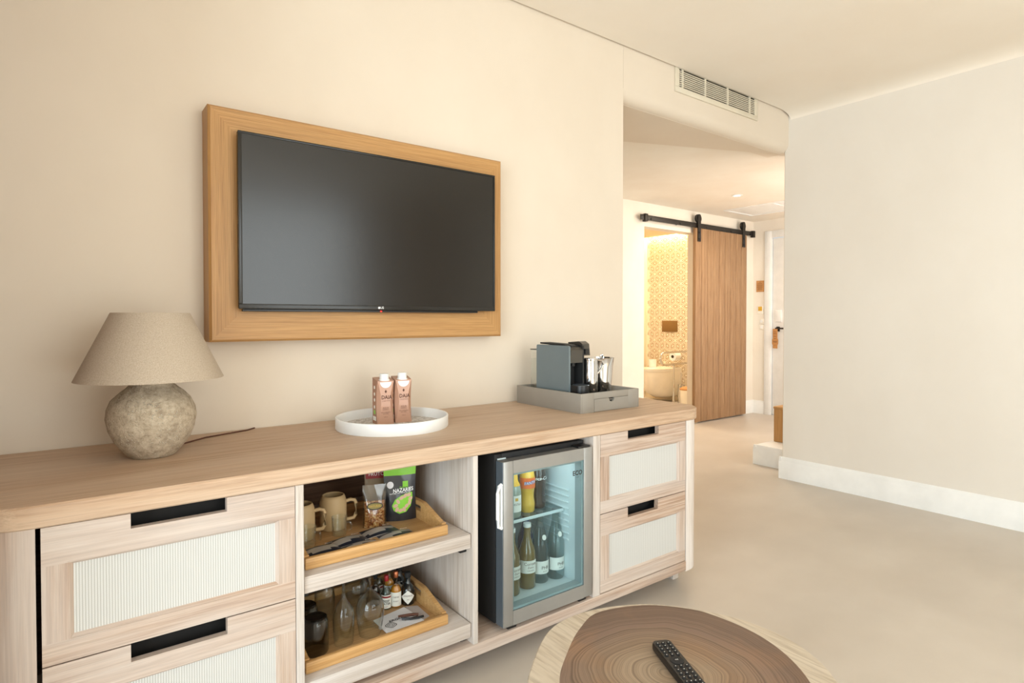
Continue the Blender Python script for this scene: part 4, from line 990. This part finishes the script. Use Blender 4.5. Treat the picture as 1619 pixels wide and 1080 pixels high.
loop(0.757, 1.597, 0.015, 0.015, 0.002, 0.5, 0.6); loop(0.757, 1.597, 0.010, 0.010, 0.0015, 0.5, 0.6); loop(0.757, 1.597, 0.005, 0.006, 0.0015, 0.5, 0.6)
b.text('ERGO', 0.017, lambda x, y: Vector((0.782+x*0.95+y*0.25, 1.618-x*0.0+y*0.95, zz)), bold=0.0004)
obj('printed_emblem', b, M['ink'], nk)
tag(obj('grey_card', B().prism([(0.832, 1.572), (0.878, 1.585), (0.880, 1.665), (0.846, 1.680)][:], ZB+0.0001, ZB+0.002, 'xy'), M['napgrey']), 'plain grey card half under the white napkin', 'card')
t = thing('waiter_corkscrew', 'black and steel waiter corkscrew lying on the white napkin', 'corkscrew', (0.82, 1.60, ZB+0.006))
ZN = ZB+0.0062
obj('handle', B().tube([(0.792, 1.622, ZN+0.005), (0.812, 1.612, ZN+0.0055), (0.832, 1.606, ZN+0.005), (0.848, 1.598, ZN+0.005)], [0.003, 0.0045, 0.0045, 0.003], 10), M['inkb'], t)
obj('lever', B().tube([(0.795, 1.603, ZN+0.004), (0.815, 1.587, ZN+0.005), (0.838, 1.579, ZN+0.005), (0.855, 1.580, ZN+0.004)], 0.0035, 8), M['black'], t)
obj('blade', B().box(0.800, 0.845, 1.592, 1.597, ZN+0.0005, ZN+0.003, 0.0005), M['chrome'], t)

# ================================================================== FRIDGE
area('fridge_fill', (1.27, 1.56, 0.618), (0, 0, 0), 0.2, 0.05, 0.25, (0.85, 0.95, 1.0))  # added fill light to brighten the fridge inside, no lamp fitting
fr = thing('minibar_fridge', 'black minibar fridge with steel-framed glass door in the sideboard bay', 'fridge', (1.27, 1.75, ZS1))
FX0, FX1, FZ0, FZ1, FYB = 1.072, 1.458, 0.132, 0.668, 2.04
FY0 = 1.515; w_ = 0.028
b = B().box(FX0, FX0+w_, FY0, FYB, FZ0, FZ1, 0.003).box(FX1-w_, FX1, FY0, FYB, FZ0, FZ1, 0.003).box(FX0+w_, FX1-w_, FY0, FYB, FZ1-0.028, FZ1, 0.001).box(FX0+w_, FX1-w_, FY0, FYB, FZ0, FZ0+0.028, 0.001).box(FX0+w_, FX1-w_, FYB-0.05, FYB, FZ0+0.028, FZ1-0.028)
obj('cabinet', b, M['blackm'], fr)
g = 0.0015; a0, a1, c0, c1_ = FX0+w_+g, FX1-w_-g, FZ0+0.028+g, FZ1-0.028-g; th = 0.012
b = B().box(a0, a0+th, FY0, FYB-0.055, c0, c1_).box(a1-th, a1, FY0, FYB-0.055, c0, c1_).box(a0, a1, FY0, FYB-0.055, c0, c0+th).box(a0, a1, FY0, FYB-0.055, c1_-th, c1_).box(a0, a1, FYB-0.06, FYB-0.052, c0, c1_)
for k in range(9):
    z = 0.31+k*0.022
    b.box(a1-th-0.005, a1-th, FY0+0.03, FYB-0.10, z, z+0.006, 0.002).box(a0+th, a0+th+0.005, FY0+0.03, FYB-0.10, z, z+0.006, 0.002)
b.box(a1-th, FX1-0.010, FY0-0.004, FY0-0.0004, c0-0.016, c1_+0.016).box(FX0+0.010, a0+th, FY0-0.004, FY0-0.0004, c0-0.016, c1_+0.016).box(a0+th, a1-th, FY0-0.004, FY0-0.0004, c0-0.016, c0+th)
obj('liner', b, M['liner'], fr)
obj('cooling_box', B().box(a1-th-0.16, a1-th-0.001, 1.70, FYB-0.07, 0.52, c1_-th-0.001, 0.006), M['steeld'], fr)
for x in (FX0+0.03, FX1-0.05):
    for y in (FY0-0.03, FYB-0.05): obj('foot', B().box(x, x+0.035, y, y+0.035, ZS1+0.0002, FZ0+0.002, 0.003), M['black'], fr)
obj('wire_shelf', B().box(a0+th+0.001, a1-th-0.001, 1.578, 1.90, 0.4165, 0.4185).tube([(a0+th+0.004, 1.578, 0.4165), (a1-th-0.004, 1.578, 0.4165)], 0.003), M['pane'], fr)
obj('shelf_edge', B().box(a0+th+0.001, a1-th-0.001, 1.570, 1.576, 0.410, 0.4195, 0.001), M['liner'], fr)
DX0, DX1, DZ0, DZ1, DF = 1.0745, 1.4565, 0.1335, 0.6520, 1.470
gx0, gx1, gz0, gz1 = 1.112, 1.417, 0.1785, 0.6115
dr = obj('door', B().box(DX0, gx0, DF, 1.509, DZ0, DZ1, 0.002, M['steel']).box(gx1, DX1, DF, 1.509, DZ0, DZ1, 0.002, M['steel']).box(gx0, gx1, DF, 1.509, gz1, DZ1, 0, M['steel']).box(gx0, gx1, DF, 1.509, DZ0, gz0, 0, M['steel']), None, fr)
obj('door_side', B().box(DX0-0.0012, DX0+0.001, DF+0.004, 1.508, DZ0+0.002, DZ1-0.002), M['steeld'], dr)
s_ = 0.007
obj('glass_gasket', B().box(gx0, gx0+s_, DF+0.006, 1.508, gz0, gz1).box(gx1-s_, gx1, DF+0.006, 1.508, gz0, gz1).box(gx0+s_, gx1-s_, DF+0.006, 1.508, gz0, gz0+s_).box(gx0+s_, gx1-s_, DF+0.006, 1.508, gz1-s_, gz1), plain('gasket', '#93A3A6', 0.4), dr)
obj('glass_pane', B().box(gx0, gx1, DF+0.002, DF+0.0045, gz0, gz1), M['pane'], dr)
obj('hinge_cap', B().box(DX1-0.06, DX1-0.005, DF+0.006, 1.512, DZ1, DZ1+0.006, 0.001), M['black'], dr)
obj('door_handle', B().tube([(DX0-0.001, 1.478, 0.582), (DX0-0.012, 1.478, 0.576), (DX0-0.016, 1.478, 0.555), (DX0-0.016, 1.478, 0.475), (DX0-0.012, 1.478, 0.452), (DX0-0.001, 1.478, 0.446)], 0.006, 8)
    .box(DX0-0.006, DX0-0.001, 1.472, 1.492, 0.45, 0.578, 0.002), M['white'], dr)
obj('eco_sticker', B().text('ECO', 0.022, lambda x, y: Vector((1.386+x, DF-0.0004, 0.571+y)), M['ink'], bold=0.0006).text('LINE', 0.005, lambda x, y: Vector((1.386+x, DF-0.0004, 0.557+y)), M['ink']), None, dr)

def bottle(name, label, cat, loc, prof, body, cap, capr, rz=-0.5, group='drinks in the minibar fridge', seg=32):
    t = thing(name, label, cat, loc, rz, group)
    bo = obj('bottle', B().lathe(prof, seg=seg), body, t, True)
    h = prof[-1][1]
    obj('cap', B().lathe([(0, h-0.006), (capr, h-0.006), (capr*1.02, h-0.005), (capr, h+0.007), (0, h+0.008)], seg=20), cap, t, True)
    return t, bo
FB = c0+th+0.0004; FS = 0.4186
# water bottles
wp = [(0, 0), (0.028, 0), (0.031, 0.004), (0.0315, 0.06), (0.0315, 0.115), (0.029, 0.135), (0.022, 0.165), (0.0145, 0.195), (0.0120, 0.215), (0.0125, 0.236), (0, 0.236)]
t, bo = bottle('water_bottle', 'left clear glass water bottle with white label inside the fridge', 'water bottle', (1.327, 1.600, FB), wp, M['botclear'], M['steel'], 0.0128)
b = B(); band(b, 0.0321, -0.9, 1.3, 0.034, 0.078, M['label']); lb = obj('paper_label', b, None, t, True)
f = cyl(0.0321, 0.0005); obj('lettering', B().text('PH8', 0.016, lambda x, y: f(x, y, 0.45, 0.055)).text('AGUA', 0.006, lambda x, y: f(x, y, 0.45, 0.042)), M['ink'], lb, True)
obj('round_emblem', B().prism([(0.009*math.cos(a*PI/8), 0.009*math.sin(a*PI/8)) for a in range(16)], -0.0005, 0.0005, 'xz', mat=Matrix.Translation((0.012, -0.0215, 0.158)) @ Matrix.Rotation(-0.35, 4, 'X') @ Matrix.Rotation(0.5, 4, 'Z')), M['label'], t, True)
dup(t, (1.3935, 1.592, FB), -0.5, 'right clear glass water bottle with white label inside the fridge')
# beers
bp = [(0, 0), (0.026, 0), (0.029, 0.004), (0.0295, 0.115), (0.027, 0.130), (0.016, 0.160), (0.0125, 0.175), (0.0120, 0.212), (0, 0.212)]
t, bo = bottle('beer_bottle', 'amber beer bottle with pale label beside the water bottles in the fridge', 'beer bottle', (1.263, 1.590, FB), bp, M['beer'], M['white'], 0.0135)
b = B(); band(b, 0.0301, -1.0, 1.2, 0.055, 0.098, M['label']); lb = obj('paper_label', b, None, t, True)
f = cyl(0.0301, 0.0006); obj('lettering', B().text('Corona', 0.015, lambda x, y: f(x, y, 0.25, 0.087)).text('Extra', 0.010, lambda x, y: f(x, y, 0.25, 0.075), shear=0.3).text('CERVEZA', 0.006, lambda x, y: f(x, y, 0.25, 0.064)), M['inkb'], lb, True)
dup(t, (1.188, 1.580, FB), -0.2, 'amber beer bottle at the far left of the fridge, partly behind the door frame')
for n_, (x, y, lab) in enumerate(((1.232, 1.675, 'dark blue bottle behind the amber beer bottle in the fridge'), (1.335, 1.69, 'dark blue bottle behind the left water bottle in the fridge'))):
    if n_ == 0:
        tw, bo = bottle('blue_bottle', lab, 'bottle', (x, y, FB), [(r*1.05, z) for r, z in bp], M['wine'], M['napgrey'], 0.016)
    else: dup(tw, (x, y, FB), 0, lab)
# soft drinks on the fridge shelf
op = [(0, 0), (0.024, 0), (0.027, 0.004), (0.0275, 0.030), (0.0235, 0.052), (0.0245, 0.066), (0.0285, 0.092), (0.0285, 0.118), (0.024, 0.140), (0.016, 0.165), (0.012, 0.178), (0.012, 0.186), (0, 0.186)]
t, bo = bottle('orange_soda_bottle', 'orange soda bottle with orange and blue label on the fridge shelf', 'soda bottle', (1.2945, 1.630, FS), op, M['orange'], M['orlabel'], 0.0135)
b = B(); band(b, 0.0291, -1.2, 1.2, 0.085, 0.122, M['orlabel']); lb = obj('wrap_label', b, None, t, True)
f = cyl(0.0291, 0.0008); obj('lettering', B().text('FANTA', 0.0135, lambda x, y: f(x, y+x*0.12, 0.25, 0.105), M['bluel'], bold=0.0012).text('FANTA', 0.0135, lambda x, y: f(x, y+x*0.12, 0.25, 0.105)+Vector((0, -0.0006, 0)), M['whiteink']), None, lb, True)
kp = [(0, 0), (0.026, 0), (0.0285, 0.005), (0.0290, 0.020), (0.0265, 0.045), (0.0285, 0.075), (0.0315, 0.100), (0.031, 0.118), (0.026, 0.145), (0.017, 0.172), (0.013, 0.186), (0, 0.186)]
t, bo = bottle('cola_bottle', 'dark cola bottle with white script lettering on the fridge shelf', 'soda bottle', (1.3555, 1.645, FS), kp, M['cola'], M['red'], 0.0145)
f = cyl(0.0312, 0.0012); obj('lettering', B().text('Coca-Cola', 0.017, lambda x, y: f(x, y, 0.25, 0.108), shear=0.35, bold=0.0002), M['whiteink'], t, True)
tp = [(0, 0), (0.025, 0), (0.0275, 0.004), (0.0275, 0.085), (0.024, 0.105), (0.0155, 0.122), (0.0135, 0.165), (0, 0.165)]
M['bgrey'] = plain('pale_bottle', '#8F9A8E', 0.2, coat=0.6)
t, bo = bottle('juice_bottle', 'pale bottle with white label and golden neck at the left of the fridge shelf', 'juice bottle', (1.222, 1.615, FS), tp, M['bgrey'], M['gold'], 0.0145)
obj('golden_neck', B().lathe([(0.0240, 0.107), (0.0160, 0.1225), (0.0142, 0.150), (0.0142, 0.158)], seg=24), M['gold'], t, True)
b = B(); band(b, 0.0281, -1.2, 1.2, 0.020, 0.076, M['label']); lb = obj('paper_label', b, None, t, True)
f = cyl(0.0281, 0.0005); obj('lettering', B().text('NESTEA', 0.010, lambda x, y: f(x, y, 0.3, 0.046), M['ink']).prism([(0, 0), (0.001, 0), (0.001, 0.001)], 0, 0.0001, 'xy', M['gold']), None, lb, True)
b = B(); band(b, 0.0284, 0.1, 0.5, 0.058, 0.068, M['gold']); obj('label_emblem', b, None, lb, True)

# ================================================================== TREE-SLICE TABLE
RC = (0.897, 0.715); TZ = 0.42
M['rings'] = rings(RC)
out = [(0.676, 0.852), (0.727, 0.898), (0.786, 0.944), (0.839, 0.974), (0.896, 0.986), (0.955, 0.982), (1.011, 0.966), (1.084, 0.928), (1.143, 0.869), (1.188, 0.793), (1.210, 0.732), (1.215, 0.665), (1.206, 0.609), (1.181, 0.556), (1.142, 0.509), (1.08, 0.455), (0.99, 0.415), (0.89, 0.41), (0.78, 0.44), (0.69, 0.51), (0.63, 0.60), (0.605, 0.69), (0.625, 0.78)]
hrt = [(0.724, 0.815), (0.812, 0.887), (0.891, 0.935), (0.973, 0.961), (1.080, 0.922), (1.154, 0.849), (1.178, 0.736), (1.160, 0.634), (1.098, 0.538), (1.0, 0.47), (0.88, 0.46), (0.77, 0.51), (0.69, 0.62), (0.68, 0.72)]
def crom(P, k=6):
    n = len(P); o = []
    for i in range(n):
        p0, p1, p2, p3 = (Vector(P[(i+j-1) % n]) for j in range(4))
        for s in range(k):
            t_ = s/k; o.append(0.5*((2*p1)+(-p0+p2)*t_+(2*p0-5*p1+4*p2-p3)*t_*t_+(-p0+3*p1-3*p2+p3)*t_**3))
    return o
def radial(P, n=96):
    Q = crom(P); c = Vector(RC); res = []
    for k in range(n):
        a = 2*PI*k/n; d = Vector((math.cos(a), math.sin(a))); best = 0
        for i in range(len(Q)):
            p, q = Q[i]-c, Q[(i+1) % len(Q)]-c; e = q-p; den = d.x*e.y-d.y*e.x
            if abs(den) < 1e-9: continue
            t_ = (p.x*e.y-p.y*e.x)/den; u = (p.x*d.y-p.y*d.x)/den
            if t_ > 0 and 0 <= u <= 1: best = max(best, t_)
        res.append(best)
    return res
ro, rh_ = radial(out), radial(hrt); n = 96
t = thing('tree_slice_table', 'low coffee table cut from a tree slice with dark heartwood and pale rim', 'coffee table', (RC[0], RC[1], 0))
b = B(); dirs = [Vector((math.cos(2*PI*k/n), math.sin(2*PI*k/n))) for k in range(n)]
def rowv(rf, z): return [b.bm.verts.new((RC[0]+dirs[k].x*rf(k), RC[1]+dirs[k].y*rf(k), z)) for k in range(n)]
cvt = b.bm.verts.new((RC[0], RC[1], TZ))
ih = rowv(lambda k: min(rh_[k], ro[k]-0.006), TZ); oo = rowv(lambda k: ro[k]-0.003, TZ); o2 = rowv(lambda k: ro[k], TZ-0.003); o3 = rowv(lambda k: ro[k]+0.004*math.sin(k*0.7), TZ-0.04); o4 = rowv(lambda k: ro[k]-0.008, TZ-0.07)
fs1 = [b.bm.faces.new((cvt, ih[k], ih[(k+1) % n])) for k in range(n)]; fs2 = []
for r0, r1 in ((ih, oo), (oo, o2), (o2, o3), (o3, o4)):
    for k in range(n): j = (k+1) % n; fs2.append(b.bm.faces.new((r0[k], r0[j], r1[j], r1[k])))
fs2.append(b.bm.faces.new(o4)); b._fin(fs1, M['rings']); b._fin(fs2, M['sap'])
slab = obj('tabletop', b, None, None); off = Vector((RC[0], RC[1], 0))
slab.parent = t; slab.matrix_parent_inverse = Matrix.Translation(-off)
for a in (20, 140, 260):
    x, y = RC[0]+0.17*math.cos(math.radians(a)), RC[1]+0.15*math.sin(math.radians(a)); x2, y2 = RC[0]+0.21*math.cos(math.radians(a)), RC[1]+0.18*math.sin(math.radians(a))
    obj('leg', B().tube([(x2, y2, 0.0), (x, y, TZ-0.069)], [0.018, 0.026], 16), M['sap'], t)

# remote control
dl = Vector((-0.487, -0.873, 0)).normalized(); dw = Vector((0.894, -0.447, 0)).normalized()
rc = thing('remote_control', 'black remote control with many small buttons lying on the tree-slice table', 'remote control', (0.968, 0.780, TZ+0.0003), math.atan2(-dl.x*-1, 1)*0)
rc.rotation_euler = (0, 0, math.atan2(dw.y, dw.x))      # local x across, local -y along the remote
L_, W_ = 0.178, 0.041
pts = rrect(-W_/2, W_/2, -L_, 0, 0.010, 6)
b = B(); rows = []
for z, s in ((0, 0.90), (0.004, 1.0), (0.012, 1.0), (0.016, 0.93)):
    rows.append([b.bm.verts.new((x*s, -L_/2+(y+L_/2)*(1-(1-s)*0.25), z)) for x, y in pts])
for r0, r1 in zip(rows, rows[1:]):
    for i in range(len(pts)): j = (i+1) % len(pts); b.bm.faces.new((r0[i], r0[j], r1[j], r1[i]))
b.bm.faces.new(rows[0][::-1]); b.bm.faces.new(rows[-1])
body = obj('body', b, M['black'], rc, True)
bt = None; mk = None; idx = 0
spots = []
for r in range(5):
    for c in (-1, 0, 1): spots.append((c*0.0115, -0.014-r*0.0105))
for r in range(4):
    for c in (-1, 0, 1): spots.append((c*0.0115, -0.094-r*0.0115))
for r in range(3):
    for c in (-1.5, -.5, .5, 1.5): spots.append((c*0.0085, -0.142-r*0.010))
for i, (x, y) in enumerate(spots):
    if bt is None:
        bt = obj('button', B().lathe([(0.0040, 0.0155), (0.0040, 0.0172), (0.0034, 0.0178), (0, 0.0178)], seg=12), M['blackm'], rc, True)
        mk = obj('button_mark', B().box(-0.0010, 0.0010, -0.0007, 0.0007, 0.0179, 0.01795), M['whiteink'], bt, True); bt.location = (x, y, 0)
    else:
        c = bt.copy(); C.objects.link(c); c.location = (x, y, 0); c.parent = rc
        d_ = mk.copy(); C.objects.link(d_); d_.parent = c
dp = obj('navigation_pad', B().lathe([(0.0135, 0.0155), (0.0135, 0.0168), (0.0125, 0.0174), (0.0065, 0.0172), (0.0060, 0.0178), (0, 0.0178)], (0, -0.0755, 0), 28), M['blackm'], rc, True)
obj('pad_lettering', B().text('OK', 0.0048, lambda x, y: Vector((x, -0.0755+y, 0.0182))), M['whiteink'], dp, True)
